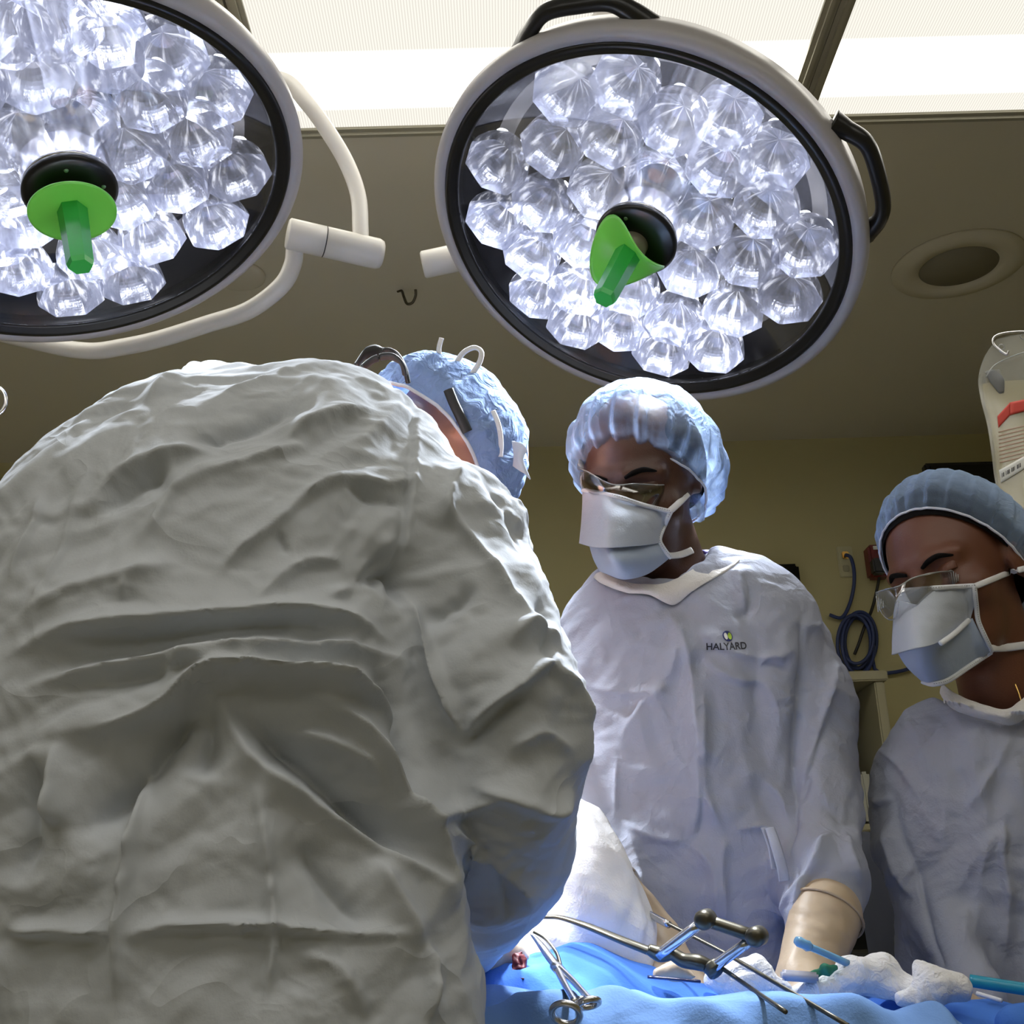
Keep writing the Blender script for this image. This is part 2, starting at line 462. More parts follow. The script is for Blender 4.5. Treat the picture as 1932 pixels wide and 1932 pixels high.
def organic(sdf, lo, hi, h, lv=1, smooth=2):
    V, Fc = nets(sdf, lo, hi, h); V = smooth_mesh(V, Fc, smooth)
    return subdiv(me_from(V, Fc), lv)

def fold_field(V, N, folds, gain=1.0):
    """real creases in the cloth: each fold = (pixel polyline, half width px, height m, skew).
    The crest follows the line; skew > 0 makes the side to the right of the direction of travel steeper."""
    px, py = project(V)
    front = np.clip(((CAM - V) * N).sum(1) / np.linalg.norm(CAM - V, axis=1) * 3, 0, 1)
    D = np.zeros(len(V))
    for (pl, wd, amp, skew) in folds:
        pl = [np.array(q, float) for q in (catmull(pl, 5) if len(pl) > 2 else pl)]
        best = np.full(len(V), 1e9); sgn = np.zeros(len(V)); tpar = np.zeros(len(V))
        x0 = min(q[0] for q in pl) - 5 * wd; x1 = max(q[0] for q in pl) + 5 * wd
        y0 = min(q[1] for q in pl) - 5 * wd; y1 = max(q[1] for q in pl) + 5 * wd
        sel = np.where((px > x0) & (px < x1) & (py > y0) & (py < y1) & (front > 0))[0]
        if not len(sel): continue
        X = px[sel]; Y = py[sel]; bs = np.full(len(sel), 1e9); sg = np.zeros(len(sel)); tp = np.zeros(len(sel))
        n = len(pl) - 1
        for i in range(n):
            a, b = pl[i], pl[i + 1]; d = b - a; L2 = d @ d + 1e-9
            t = np.clip(((X - a[0]) * d[0] + (Y - a[1]) * d[1]) / L2, 0, 1)
            ex = X - a[0] - t * d[0]; ey = Y - a[1] - t * d[1]; dist = np.hypot(ex, ey)
            m_ = dist < bs; bs[m_] = dist[m_]; cr = d[0] * ey - d[1] * ex
            sg[m_] = np.sign(cr[m_]); tp[m_] = (i + t[m_]) / n
        ws = np.where(sg > 0, wd * (1 - 0.6 * skew), wd * (1 + 1.2 * skew))
        ends = np.clip(np.minimum(tp, 1 - tp) * 3.2, 0, 1); ends = ends * ends * (3 - 2 * ends)
        D[sel] += (gain if amp > 0 else gain * .85) * amp * ends * np.exp(-(bs / ws) ** 0.95) * front[sel]
    return D

# ------------------------------------------------------------------ the room
RY = Matrix.Rotation(YAW, 4, 'Z')
CEIL, WALL_Y = 2.75, 3.75
def PZ(px, py, z):
    d = ray(px, py); return CAM + d * ((z - CAM[2]) / d[2])
def struct(name, me, m):
    o = link(name, me, m, smooth=False); o['kind'] = 'structure'; return o
struct('floor', box_me((0, 0.6, -0.05), (6.4, 6.5, 0.1), RY), MT['floor'])
struct('ceiling', box_me((0, 0.6, CEIL + 0.05), (6.4, 6.5, 0.1), RY), MT['ceiling'])
struct('wall_back', box_me((0, WALL_Y + 0.05, CEIL / 2), (6.4, 0.1, CEIL), RY), MT['wall'])
struct('wall_left', box_me((-3.1, 0.6, CEIL / 2), (0.1, 6.3, CEIL), RY), MT['wall'])
struct('wall_right', box_me((3.1, 0.6, CEIL / 2), (0.1, 6.3, CEIL), RY), MT['wall'])
struct('wall_front', box_me((0, -2.6, CEIL / 2), (6.4, 0.1, CEIL), RY), MT['wall'])
struct('baseboard_back', box_me((0, WALL_Y - 0.006, 0.06), (6.1, 0.012, 0.12), RY), MT['grille'])

def panel_material():
    """prismatic diffuser lit by two tubes that run along the panel"""
    M = bpy.data.materials.new('lit_prismatic_diffuser'); M.use_nodes = True
    nt = M.node_tree; nt.nodes.clear(); N = nt.nodes.new; L = nt.links.new
    out = N('ShaderNodeOutputMaterial'); em = N('ShaderNodeEmission'); em.inputs[0].default_value = (*PANEL_COL, 1)
    tc = N('ShaderNodeTexCoord'); sx = N('ShaderNodeSeparateXYZ'); L(tc.outputs['Object'], sx.inputs[0])
    # two tubes, at 0.15 and 0.45 of the 0.6 m depth
    mm = N('ShaderNodeMath'); mm.operation = 'MULTIPLY_ADD'; mm.inputs[1].default_value = 2 * math.pi / 0.30; mm.inputs[2].default_value = 0.0
    L(sx.outputs[1], mm.inputs[0])
    sn = N('ShaderNodeMath'); sn.operation = 'COSINE'; L(mm.outputs[0], sn.inputs[0])
    rp = N('ShaderNodeMapRange'); rp.inputs[1].default_value = -1; rp.inputs[2].default_value = 0.2
    rp.inputs[3].default_value = 1.0; rp.inputs[4].default_value = 0.15
    L(sn.outputs[0], rp.inputs[0])
    wv = N('ShaderNodeTexWave'); wv.inputs['Scale'].default_value = 60; wv.inputs['Distortion'].default_value = 0.3
    L(tc.outputs['Object'], wv.inputs[0])
    mr = N('ShaderNodeMapRange'); mr.inputs[3].default_value = 0.85; mr.inputs[4].default_value = 1.1
    L(wv.outputs['Fac'], mr.inputs[0])
    m1 = N('ShaderNodeMath'); m1.operation = 'MULTIPLY'; L(rp.outputs[0], m1.inputs[0]); L(mr.outputs[0], m1.inputs[1])
    m2 = N('ShaderNodeMath'); m2.operation = 'MULTIPLY'; m2.inputs[1].default_value = PANEL_STRENGTH; L(m1.outputs[0], m2.inputs[0])
    L(m2.outputs[0], em.inputs[1]); L(em.outputs[0], out.inputs[0]); return M
MT['panel'] = panel_material()
def ceiling_light(x0, x1, y0, label):
    c = np.array([(x0 + x1) / 2, y0 + 0.3]); wv = x1 - x0
    root = thing('ceiling_light', label, 'ceiling light', 'rectangular ceiling light panels')
    root.matrix_world = RY @ Matrix.Translation((c[0], c[1], CEIL))
    fr = []
    for (cx, cy, sx, sy) in ((0, 0.3, wv + 0.055, 0.028), (0, -0.3, wv + 0.055, 0.028), (wv / 2 + 0.0135, 0, 0.027, 0.6), (-wv / 2 - 0.0135, 0, 0.027, 0.6)):
        fr.append(box_me((cx, cy, -0.008), (sx, sy, 0.016)))
        fr.append(box_me((cx, cy, -0.019), (sx * .3 if sx < .1 else sx, sy * .3 if sy < .1 else sy, 0.008)))
    o = link('frame', join_me(fr), MT['alu'], smooth=False); o.parent = root
    o = link('diffuser', box_me((0, 0, -0.006), (wv, 0.586, 0.008)), MT['panel'], smooth=False); o.parent = root
    return root
xa = PZ(463, 0, CEIL)[0]; xb = PZ(1555, 0, CEIL)[0]; xc = PZ(1612, 0, CEIL)[0]
far = PZ(730, 240, CEIL)[1]
off = -math.tan(YAW) * 0 + 0.02
ceiling_light(xa + off, xb + off, far - 0.6, 'bright ceiling light panel between and behind the two round surgical lamps')
ceiling_light(xc + off, xc + off + 1.12, far - 0.6, 'bright ceiling light panel at the top right corner, beyond the grey divider')
ceiling_light(xa + off - 0.06 - 1.12, xa + off - 0.06, far - 0.6, 'ceiling light panel hidden above the left round surgical lamp')
for (x0, y0, l_) in ((-1.8, -0.15, 'unseen ceiling light panel added just behind the camera, on its left'), (-0.6, -0.15, 'unseen ceiling light panel added straight above the camera'), (0.6, -0.15, 'unseen ceiling light panel added just behind the camera, on its right'),
                     (-1.5, -1.6, 'unseen ceiling light panel added near the front wall, left'), (0.15, -1.6, 'unseen ceiling light panel added near the front wall, right')):
    ceiling_light(x0, x0 + 1.12, y0, l_)  # out-of-frame panels, rows added for more light on the bent surgeon's back

# round ceiling loudspeaker and hook
def ceil_pt(px, py, dz=0): return PZ(px, py, CEIL - dz)
c = ceil_pt(1808, 499)
t = thing('ceiling_speaker', 'round flush loudspeaker with a dull grille in the ceiling right of the lamp', 'loudspeaker', loc=c)
rr = 0.165
link('rim', lathe_me([(0.098, 0.0), (0.098, -0.008), (0.13, -0.014), (rr, -0.006), (rr, 0.0)], 64, Matrix.Translation(V3(c)), closed=True), MT['ceiling'], t)
link('grille', lathe_me([(0, -0.006), (0.099, -0.006), (0.099, 0.0), (0, 0.0)], 48, Matrix.Translation(V3(c))), MT['grille'], t)
hk = [ceil_pt(750, 550), ceil_pt(758, 549, 0.004), ceil_pt(762, 560, 0.03), ceil_pt(768, 573, 0.05), ceil_pt(778, 571, 0.05), ceil_pt(784, 558, 0.035), ceil_pt(784, 546, 0.02)]
tag(link('ceiling_hook', tube_me(hk, 0.0035, 8, 6), MT['bronze']), 'small bent wire hook screwed into the ceiling between the two lamps', 'hook')
c = ceil_pt(447, 518)
tag(link('ceiling_plate', lathe_me([(0, 0), (0.07, 0), (0.07, -0.006), (0.06, -0.012), (0, -0.012)], 40, Matrix.Translation(V3(c))), MT['ceiling']), 'faint flat round cover plate on the ceiling below the left lamp rim', 'cover plate')

# things on the back wall
def PW(px, py, d=0.0):
    """point on the back wall, d in front of it"""
    r = ray(px, py); n = np.array([-math.sin(YAW), math.cos(YAW), 0.0]); t = ((WALL_Y - d) - CAM @ n) / (r @ n); return CAM + r * t
def wall_box(pa, pb, d0, d1, bev=0.004, Y=None):
    a = PW(*pa, d1); b = PW(*pb, d1); c = (a + b) / 2; s = np.abs(b - a)
    n = np.array([-math.sin(YAW), math.cos(YAW), 0.0]); c = c + n * (d1 - d0) / 2
    return c, (s[0], d1 - d0, s[2])
def wbox(pa, pb, d0, d1, bev=0.003):
    c, s = wall_box(pa, pb, d0, d1); M = Matrix.Translation(V3(c)) @ RY
    return box_me((0, 0, 0), s, M, bev)
# wall mounted monitor, tilted down
c = (PW(1742, 872, 0.3) + PW(1930, 1010, 0.3)) / 2
a = PW(1743, 874, 0.3); wd = 0.56; hg = 0.34
cen = a + np.array([wd / 2, 0, -hg / 2])
t = thing('wall_monitor', 'black flat screen on the back wall behind the capped woman', 'monitor', loc=cen + np.array([0, 0.3, 0]))
Mm = Matrix.Translation(V3(cen)) @ RY @ Matrix.Rotation(math.radians(-6), 4, 'X')
link('screen', box_me((0, 0.0, 0), (wd - 0.03, 0.01, hg - 0.03), Mm @ Matrix.Translation((0, -0.018, 0))), mat('screen_glass', (0.004, 0.004, 0.004), 0.25), t, False)
link('casing', box_me((0, 0, 0), (wd, 0.035, hg), Mm, 0.006), MT['black'], t, False)
link('bracket', box_me((0, 0.16, 0), (0.08, 0.28, 0.08), Matrix.Translation(V3(cen)) @ RY), MT['black'], t, False)
# outlet
t = thing('wall_outlet', 'ivory wall plate with a blue cable plugged in, left of the red box', 'wall plate', loc=PW(1597, 1060, 0))
link('plate', wbox((1578, 1031), (1615, 1088), 0, 0.008), MT['ivory'], t, False)
link('socket', wbox((1589, 1040), (1603, 1053), 0.008, 0.02), MT['gold'], t, False)
link('socket', wbox((1590, 1066), (1604, 1078), 0.008, 0.012), MT['cabinet'], t, False)
t = thing('alarm_box', 'dark red wall socket box with a white label strip above the coiled cables', 'socket box', loc=PW(1658, 1055, 0))
link('body', wbox((1637, 1027), (1682, 1086), 0, 0.06, 0.008), MT['redbox'], t, False)
link('label_strip', wbox((1647, 1030), (1670, 1036), 0.06, 0.063, 0.0005), MT['paper'], t, False)
link('plug', wbox((1646, 1052), (1674, 1080), 0.06, 0.10, 0.006), MT['black'], t, False)
tag(link('blue_cable', tube_me([PW(1596, 1047, .03), PW(1605, 1052, .05), PW(1611, 1075, .04), PW(1611, 1105, .03), PW(1603, 1140, .02), PW(1588, 1165, .02), PW(1565, 1160, .02)], 0.006, 8), MT['cable_blue']),
    'thin blue cable hanging from the ivory wall plate', 'cable')
tag(link('black_cable', tube_me([PW(1660, 1080, .05), PW(1655, 1110, .03), PW(1645, 1150, .02), PW(1632, 1180, .03), PW(1620, 1215, .03), PW(1612, 1235, .02)], 0.005, 8), MT['cable_black']),
    'thin black cable running down from the red box', 'cable')
coil = []
for k in range(90):
    a = k / 90 * 2 * math.pi * 5; rr = 1 + 0.12 * math.sin(a * 0.37) + 0.05 * math.sin(a * 1.7)
    coil.append(PW(1618 + 30 * rr * math.cos(a) + 5 * math.sin(a * .21), 1212 + 50 * rr * math.sin(a) + 6 * math.cos(a * .3), 0.03 + 0.02 * math.sin(a * .6)))
coil += [PW(1650, 1262, .02), PW(1690, 1268, .02), PW(1735, 1255, .02), PW(1790, 1240, .02)]
tag(link('cable_coil', tube_me(coil, 0.006, 8, 3), MT['cable_blue']), 'coil of dark blue cable looped on the back wall under the outlet', 'cable coil')
tag(link('wall_gauge', wbox((1438, 1064), (1512, 1100), 0.0, 0.09, 0.01), MT['black']), 'black box on the back wall just above the standing man\'s shoulder', 'wall box')
# supply cabinet with open dark shelf
t = thing('supply_cabinet', 'beige open cabinet with a dark shelf between the two standing people', 'cabinet', loc=(PW(1655, 1500, 0.35) * np.array([1, 1, 0])))
def frontal(pa, pb, d0, d1, bev=0.003): return wbox(pa, pb, d0, d1, bev)
a = PW(1560, 1288, .38); b = PW(1700, 1292, .38)
x0, x1, zt = a[0], b[0], a[2]
Mc = Matrix.Translation((0, 0, 0)) @ RY
def wallspace(x, d): return (x, WALL_Y - d)
def cb(xa_, xb_, da, db, za, zb): return box_me(((xa_ + xb_) / 2, WALL_Y - (da + db) / 2, (za + zb) / 2), (xb_ - xa_, db - da, zb - za), RY, 0.004)
link('side_panel', cb(x0, x0 + .03, 0.01, .38, 0, zt), MT['cabinet'], t, False)
link('side_panel', cb(x1 - .03, x1, 0.01, .38, 0, zt), MT['cabinet'], t, False)
link('top', cb(x0 - .01, x1 + .01, 0.01, .39, zt, zt + .03), MT['cabinet'], t, False)
link('back_panel', cb(x0 + .03, x1 - .03, 0.01, .03, 0, zt), MT['dark'], t, False)
for zz in (0.08, zt - 0.42, zt - .85):
    link('shelf', cb(x0 + .03, x1 - .03, 0.03, .37, zz, zz + .02), MT['cabinet'], t, False)
random.seed(4)
for k in range(4):
    xx = x0 + .06 + k * (x1 - x0 - .06) / 4; hh = random.uniform(.1, .2)
    bag = box_me((0, 0, hh / 2 + .003), (.028, .2, hh), Matrix.Translation((xx, WALL_Y - .2, zt - .40)) @ Matrix.Rotation(random.uniform(-.03, .03), 4, 'Y'), .008)
    tag(link('supply_packet', bag, mat('packet_%d' % k, random.choice([(.5, .5, .42), (.25, .27, .24), (.4, .36, .2)]), .3), None, False), ['leftmost', 'second', 'third', 'rightmost'][k] + ' of the four thin plastic supply packets on the dark cabinet shelf', 'packet', 'packets on the cabinet shelf')

# ------------------------------------------------------------------ surgical lamps
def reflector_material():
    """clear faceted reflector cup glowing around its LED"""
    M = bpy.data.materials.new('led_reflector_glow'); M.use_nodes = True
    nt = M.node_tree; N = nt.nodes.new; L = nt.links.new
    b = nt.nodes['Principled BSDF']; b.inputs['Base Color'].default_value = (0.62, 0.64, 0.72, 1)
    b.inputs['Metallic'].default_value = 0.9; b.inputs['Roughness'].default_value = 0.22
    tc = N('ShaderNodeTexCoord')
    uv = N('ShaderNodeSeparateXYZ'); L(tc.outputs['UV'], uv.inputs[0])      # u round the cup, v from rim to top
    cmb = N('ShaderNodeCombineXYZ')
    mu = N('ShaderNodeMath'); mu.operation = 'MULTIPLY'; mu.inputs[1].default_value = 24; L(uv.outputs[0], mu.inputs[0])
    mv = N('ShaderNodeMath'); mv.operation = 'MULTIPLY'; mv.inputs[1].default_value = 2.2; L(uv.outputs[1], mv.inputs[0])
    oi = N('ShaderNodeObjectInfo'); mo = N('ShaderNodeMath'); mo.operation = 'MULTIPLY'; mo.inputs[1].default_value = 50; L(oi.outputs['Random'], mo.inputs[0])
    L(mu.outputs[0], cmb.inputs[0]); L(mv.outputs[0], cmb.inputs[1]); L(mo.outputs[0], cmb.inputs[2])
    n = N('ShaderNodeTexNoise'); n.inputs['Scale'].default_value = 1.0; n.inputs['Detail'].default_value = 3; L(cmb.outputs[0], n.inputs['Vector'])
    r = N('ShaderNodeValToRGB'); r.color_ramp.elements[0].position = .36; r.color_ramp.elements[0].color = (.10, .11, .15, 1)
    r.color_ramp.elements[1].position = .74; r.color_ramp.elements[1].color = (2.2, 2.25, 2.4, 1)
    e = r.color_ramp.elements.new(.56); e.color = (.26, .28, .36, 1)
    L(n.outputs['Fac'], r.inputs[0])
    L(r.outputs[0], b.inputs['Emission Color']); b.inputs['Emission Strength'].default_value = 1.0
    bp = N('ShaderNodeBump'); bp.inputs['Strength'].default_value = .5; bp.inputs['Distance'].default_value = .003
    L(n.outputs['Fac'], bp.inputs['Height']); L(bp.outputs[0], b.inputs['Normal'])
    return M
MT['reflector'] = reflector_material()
MT['led'] = mat('led_glow', (1, 1, 1), emit=(0.93, 0.96, 1.0), estr=14.0)
def cup_mesh(R=0.056, H=0.078, seg=48, nv=14, lobes=7):
    vs = []; fs = []; uvs = []
    for j in range(nv + 1):
        v = j / nv
        for k in range(seg):
            a = 2 * math.pi * k / seg
            sec = 2 * math.pi / lobes
            poly = math.cos(sec / 2) / math.cos((a % sec) - sec / 2)          # polygon outline at the rim
            flute = 1 + 0.03 * abs(math.sin(a * lobes / 2)) * math.sin(v * math.pi)
            rad = R * ((1 - v) * poly + v) * math.sqrt(max(0, 1 - v ** 2.3)) * flute
            vs.append((rad * math.cos(a), rad * math.sin(a), -H * v)); uvs.append((k / seg, v))
    for j in range(nv):
        for k in range(seg):
            l = (k + 1) % seg; fs.append((j * seg + k, j * seg + l, (j + 1) * seg + l, (j + 1) * seg + k))
    me = me_from(vs, fs); uvl = me.uv_layers.new(name='UVMap')
    for p in me.polygons:
        us = [uvs[i] for i in p.vertices]
        for li, vi in zip(p.loop_indices, p.vertices):
            u, v = uvs[vi]
            if max(q[0] for q in us) - min(q[0] for q in us) > .5 and u < .5: u += 1
            uvl.data[li].uv = (u, v)
    return me
CUP = cup_mesh(.0545, .064); CUP.materials.append(MT['reflector'])
LEDM = lathe_me([(0, .005), (.007, .0042), (.0115, 0), (.007, -.0042), (0, -.005)], 16); LEDM.materials.append(MT['led'])
def surgical_lamp(C, n, hub_px, cups, label, mirror=False):
    up = np.array([0, 0, 1.0]); x = np.cross(n, up); x /= np.linalg.norm(x); y = np.cross(n, x)
    B = Matrix((V3(x), V3(y), V3(n))).transposed().to_4x4(); B.translation = V3(C)
    root = thing('surgical_lamp', label, 'surgical lamp', 'round surgical lamps', loc=C - n * 0.12)
    R = 0.36
    link('housing', lathe_me([(0, -.13), (.10, -.13), (.2, -.115), (.30, -.085), (.352, -.045), (R, -.012), (.358, .004), (.348, .010), (.338, .008), (.338, -.004), (.346, -.03), (.32, -.07), (.2, -.102), (0, -.11)], 128, B), MT['rim'], root)
    link('bezel', lathe_me([(.338, .006), (.334, .011), (.326, .011), (.323, .006), (.319, .006), (.316, .002), (.316, -.02), (.338, -.02)], 128, B, closed=True), MT['black'], root)
    link('back_plate', lathe_me([(0, -.098), (.28, -.085), (.315, -.05), (.317, -.02), (.320, -.02), (.320, -.055), (.28, -.09), (0, -.103)], 96, B), MT['inner'], root)
    link('cover_glass', lathe_me([(0, .003), (.316, .003), (.316, -.001), (0, -.001)], 96, B), MT['glass'], root)
    pts = []
    for (px, py) in cups:
        q = PL(px, py + 14, C, n, -.004); pts.append(q)
    if mirror:
        for q in list(pts):
            r_ = 2 * C - q - 2 * n * .004 * 1
            if np.linalg.norm(r_ - C) < .3 and all(np.linalg.norm(r_ - s) > .085 for s in pts): pts.append(r_)
    rs = random.Random(3)
    for q in pts:
        lq = (B.inverted() @ V3(q)); rad = math.hypot(lq.x, lq.y)
        if rad > .262: lq *= .262 / rad
        if rad < .055: continue
        Mq = B @ Matrix.Translation((lq.x, lq.y, -.006 - .0008 * rs.random())) @ Matrix.Rotation(rs.random() * .9 + math.atan2(lq.y, lq.x), 4, 'Z') @ Matrix.Rotation(.10, 4, 'Y')
        o = bpy.data.objects.new('reflector', CUP); COL.objects.link(o); o.parent = root
        o.matrix_parent_inverse = Matrix.Translation(-root.location); o.matrix_basis = Mq
        # LEDs seen glowing through the top of the cup
        loc_up = Mq.inverted().to_3x3() @ V3(CAM - C).normalized()
        aa = math.atan2(loc_up.y, loc_up.x)
        for da in (-.55, .5):
            rr_ = .034
            e = bpy.data.objects.new('led', LEDM); COL.objects.link(e); e.parent = o
            hz = -.043
            e.matrix_basis = Matrix.Translation(((rr_ + .004) * math.cos(aa + da), (rr_ + .004) * math.sin(aa + da), hz)) @ Matrix.Rotation(aa + da, 4, 'Z') @ Matrix.Rotation(math.radians(140), 4, 'Y')
    # centre hub and sterile handle
    hubc = PL(*hub_px, C, n, .030); Hb = B.copy(); Hb.translation = V3(hubc)
    link('hub_ring', lathe_me([(.052, -.12), (.063, -.12), (.063, .006), (.0645, .014), (.052, .016)], 64, Hb, closed=True), MT['silver'], root)
    h = link('hub', lathe_me([(0, .0), (.062, .008), (.0655, .016), (.066, .022), (.060, .027), (.02, .029), (0, .029)], 64, Hb), MT['black'], root)
    for a in (-.6, -2.0):
        link('hub_screw', lathe_me([(.0, .0300), (.0028, .0300), (.0034, .0285), (.0, .0285)], 16, Hb @ Matrix.Translation((.046 * math.cos(a), .046 * math.sin(a), 0))), MT['screw'], h)
    return root, B, Hb
cups2 = [(1058, 162), (1175, 140), (1385, 190), (1266, 224), (1149, 248), (1037, 271), (925, 300), (1478, 281), (1354, 305), (1237, 329), (1125, 352), (1016, 381), (908, 410), (1442, 386), (1323, 405), (1527, 462), (1411, 481), (1094, 452), (997, 476), (1299, 505), (1494, 557), (1382, 581), (1082, 543), (980, 569), (1270, 600), (1061, 638), (1166, 614), (1247, 671), (1354, 667), (1185, 545)]
cups1 = [(108, 37), (5, 55), (203, 103), (340, 83), (66, 141), (290, 182), (427, 166), (160, 224), (40, 255), (253, 282), (379, 253), (340, 344), (460, 323), (10, 355), (418, 418), (290, 447), (240, 375), (50, 418), (175, 480), (257, 533), (137, 562), (37, 510), (-10, 455), (-60, 150), (-80, 250), (-95, 350), (-80, 545), (-110, 450), (-160, 200), (-180, 310), (-170, 410), (230, -10), (120, -60), (0, -40)]
l2, B2, H2 = surgical_lamp(LAMP2_C, LAMP2_N, (1207, 438), cups2, 'round surgical lamp on the right, above the standing man\'s cap, with two black loop handles')
l1, B1, H1 = surgical_lamp(LAMP1_C, LAMP1_N, (128, 340), cups1, 'round surgical lamp on the left, cut by the frame edge, above the bent surgeon', mirror=True)
def grip(H, root, tilt, flange_scale, bend):
    """translucent green sterile handle cover: flange and hexagonal grip"""
    A = H @ tilt
    vs = []; fs = []; ns, nr = 64, 10
    for j in range(nr + 1):
        r = .014 + (.060 - .014) * j / nr
        for k in range(ns):
            a = 2 * math.pi * k / ns; x = r * math.cos(a); y = r * math.sin(a)
            vs.append((x * flange_scale[0], y * flange_scale[1], .052 + bend * (x * x - y * y) * 10 + .006 * (r / .06) ** 2))
    for j in range(nr):
        for k in range(ns):
            l = (k + 1) % ns; fs.append((j * ns + k, j * ns + l, (j + 1) * ns + l, (j + 1) * ns + k))
    me = me_from(vs, fs); bm = bmesh.new(); bm.from_mesh(me); bmesh.ops.solidify(bm, geom=bm.faces[:], thickness=.003)
    bmesh.ops.transform(bm, matrix=A, verts=bm.verts); bm.to_mesh(me); bm.free()
    hd = link('handle_flange', me, MT['green'], root)
    link('handle_neck', lathe_me([(.012, .02), (.024, .024), (.024, .044), (.016, .052)], 32, A), MT['alu'], root)
    me = lathe_me([(.021, .052), (.0205, .07), (.0185, .15), (.0165, .158), (0, .158)], 6, A); link('handle_grip', me, MT['greend'], root, smooth=False)
grip(H1, l1, Matrix.Rotation(math.radians(-4), 4, 'X'), (1.0, 1.0), 0.0)
grip(H2, l2, Matrix.Rotation(math.radians(6), 4, 'Y'), (0.95, 1.0), .9)
# loop handles on the right lamp
def loop_handle(pxs, off, root, rad=.011):
    pts = [PL(a, b, LAMP2_C, LAMP2_N, off) for (a, b) in pxs]
    link('loop_handle', tube_me(pts, [rad * 1.6, rad * 1.1, rad, rad, rad * 1.0, rad * 1.1, rad * 1.6], 12, 8, flat=1.3), MT['black'], root)
loop_handle([(985, 100), (1000, 58), (1032, 22), (1095, 8), (1150, 4), (1190, 22), (1228, 55)], -.03, l2)
loop_handle([(1570, 232), (1598, 246), (1635, 272), (1655, 325), (1666, 385), (1658, 415), (1632, 440)], -.03, l2)
# suspension arms
arm = thing('lamp_arm', 'off-white curved suspension arm reaching round the left surgical lamp', 'lamp arm', loc=(P(635, 460, 1.78)))
link('lower_tube', tube_me([P(556, 468, 1.78), P(552, 500, 1.79), P(530, 540, 1.80), P(470, 585, 1.82), P(390, 612, 1.85), P(300, 640, 1.88), P(230, 655, 1.90), P(170, 662, 1.92), P(90, 650, 1.94), P(-40, 610, 1.95), P(-160, 500, 1.9)], .0155, 14), MT['white_paint'], arm)
link('upper_tube', tube_me([P(680, 470, 1.78), P(680, 430, 1.78), P(676, 370, 1.78), P(655, 310, 1.77), P(620, 250, 1.75), P(580, 195, 1.73), P(530, 150, 1.72), P(440, 160, 1.70), LAMP1_C - LAMP1_N * .17, LAMP1_C - LAMP1_N * .134], .0145, 14), MT['white_paint'], arm)
ca, cb_ = P(542, 440, 1.74), P(722, 481, 1.80)
jv = cb_ - ca; jl = np.linalg.norm(jv); Bj = basis(jv, (0, 0, 1), ca)
j_ = link('pivot_cylinder', lathe_me([(0, 0), (.024, 0), (.027, .003), (.027, jl * .38), (.0262, jl * .382), (.0262, jl * .390), (.027, jl * .392), (.027, jl - .01), (.024, jl - .002), (.020, jl), (0, jl)], 48, Bj), MT['white_paint'], arm)
link('seam_ring', lathe_me([(.0264, jl * .381), (.0272, jl * .382), (.0272, jl * .389), (.0264, jl * .391)], 48, Bj, closed=True), MT['blackr'], j_)
arm2 = thing('lamp_arm', 'off-white pivot stub and pole carrying the right surgical lamp', 'lamp arm', loc=P(1140, 10, 1.62))
ca, cb_ = P(797, 500, 1.86), P(900, 478, 1.86); jv = cb_ - ca; jl = np.linalg.norm(jv)
link('pivot_cylinder', lathe_me([(0, 0), (.022, 0), (.025, .003), (.025, jl), (0, jl)], 40, basis(jv, (0, 0, 1), ca)), MT['white_paint'], arm2)
hb = LAMP2_C - LAMP2_N * .155
link('yoke_tube', tube_me([cb_, P(960, 440, 1.90), hb + np.array([-.1, .12, .06]), hb + np.array([0, .05, .06]), hb], .015, 12), MT['white_paint'], arm2)
link('pole', tube_me([LAMP2_C - LAMP2_N * .134, hb + np.array([0, -.02, .1]), P(1140, 60, 1.72), P(1143, 20, 1.68), P(1146, -140, 1.6)], .022, 14), MT['white_paint'], arm2)
# wire ring at the left edge
tag(link('metal_ring', tube_me([P(-6 + 17 * math.cos(a), 757 + 24 * math.sin(a), 1.5) for a in np.linspace(0, 2 * math.pi, 12, endpoint=False)], .0035, 8, 4, closed=True), MT['silver']), 'small shiny metal ring poking in at the left frame edge', 'ring')

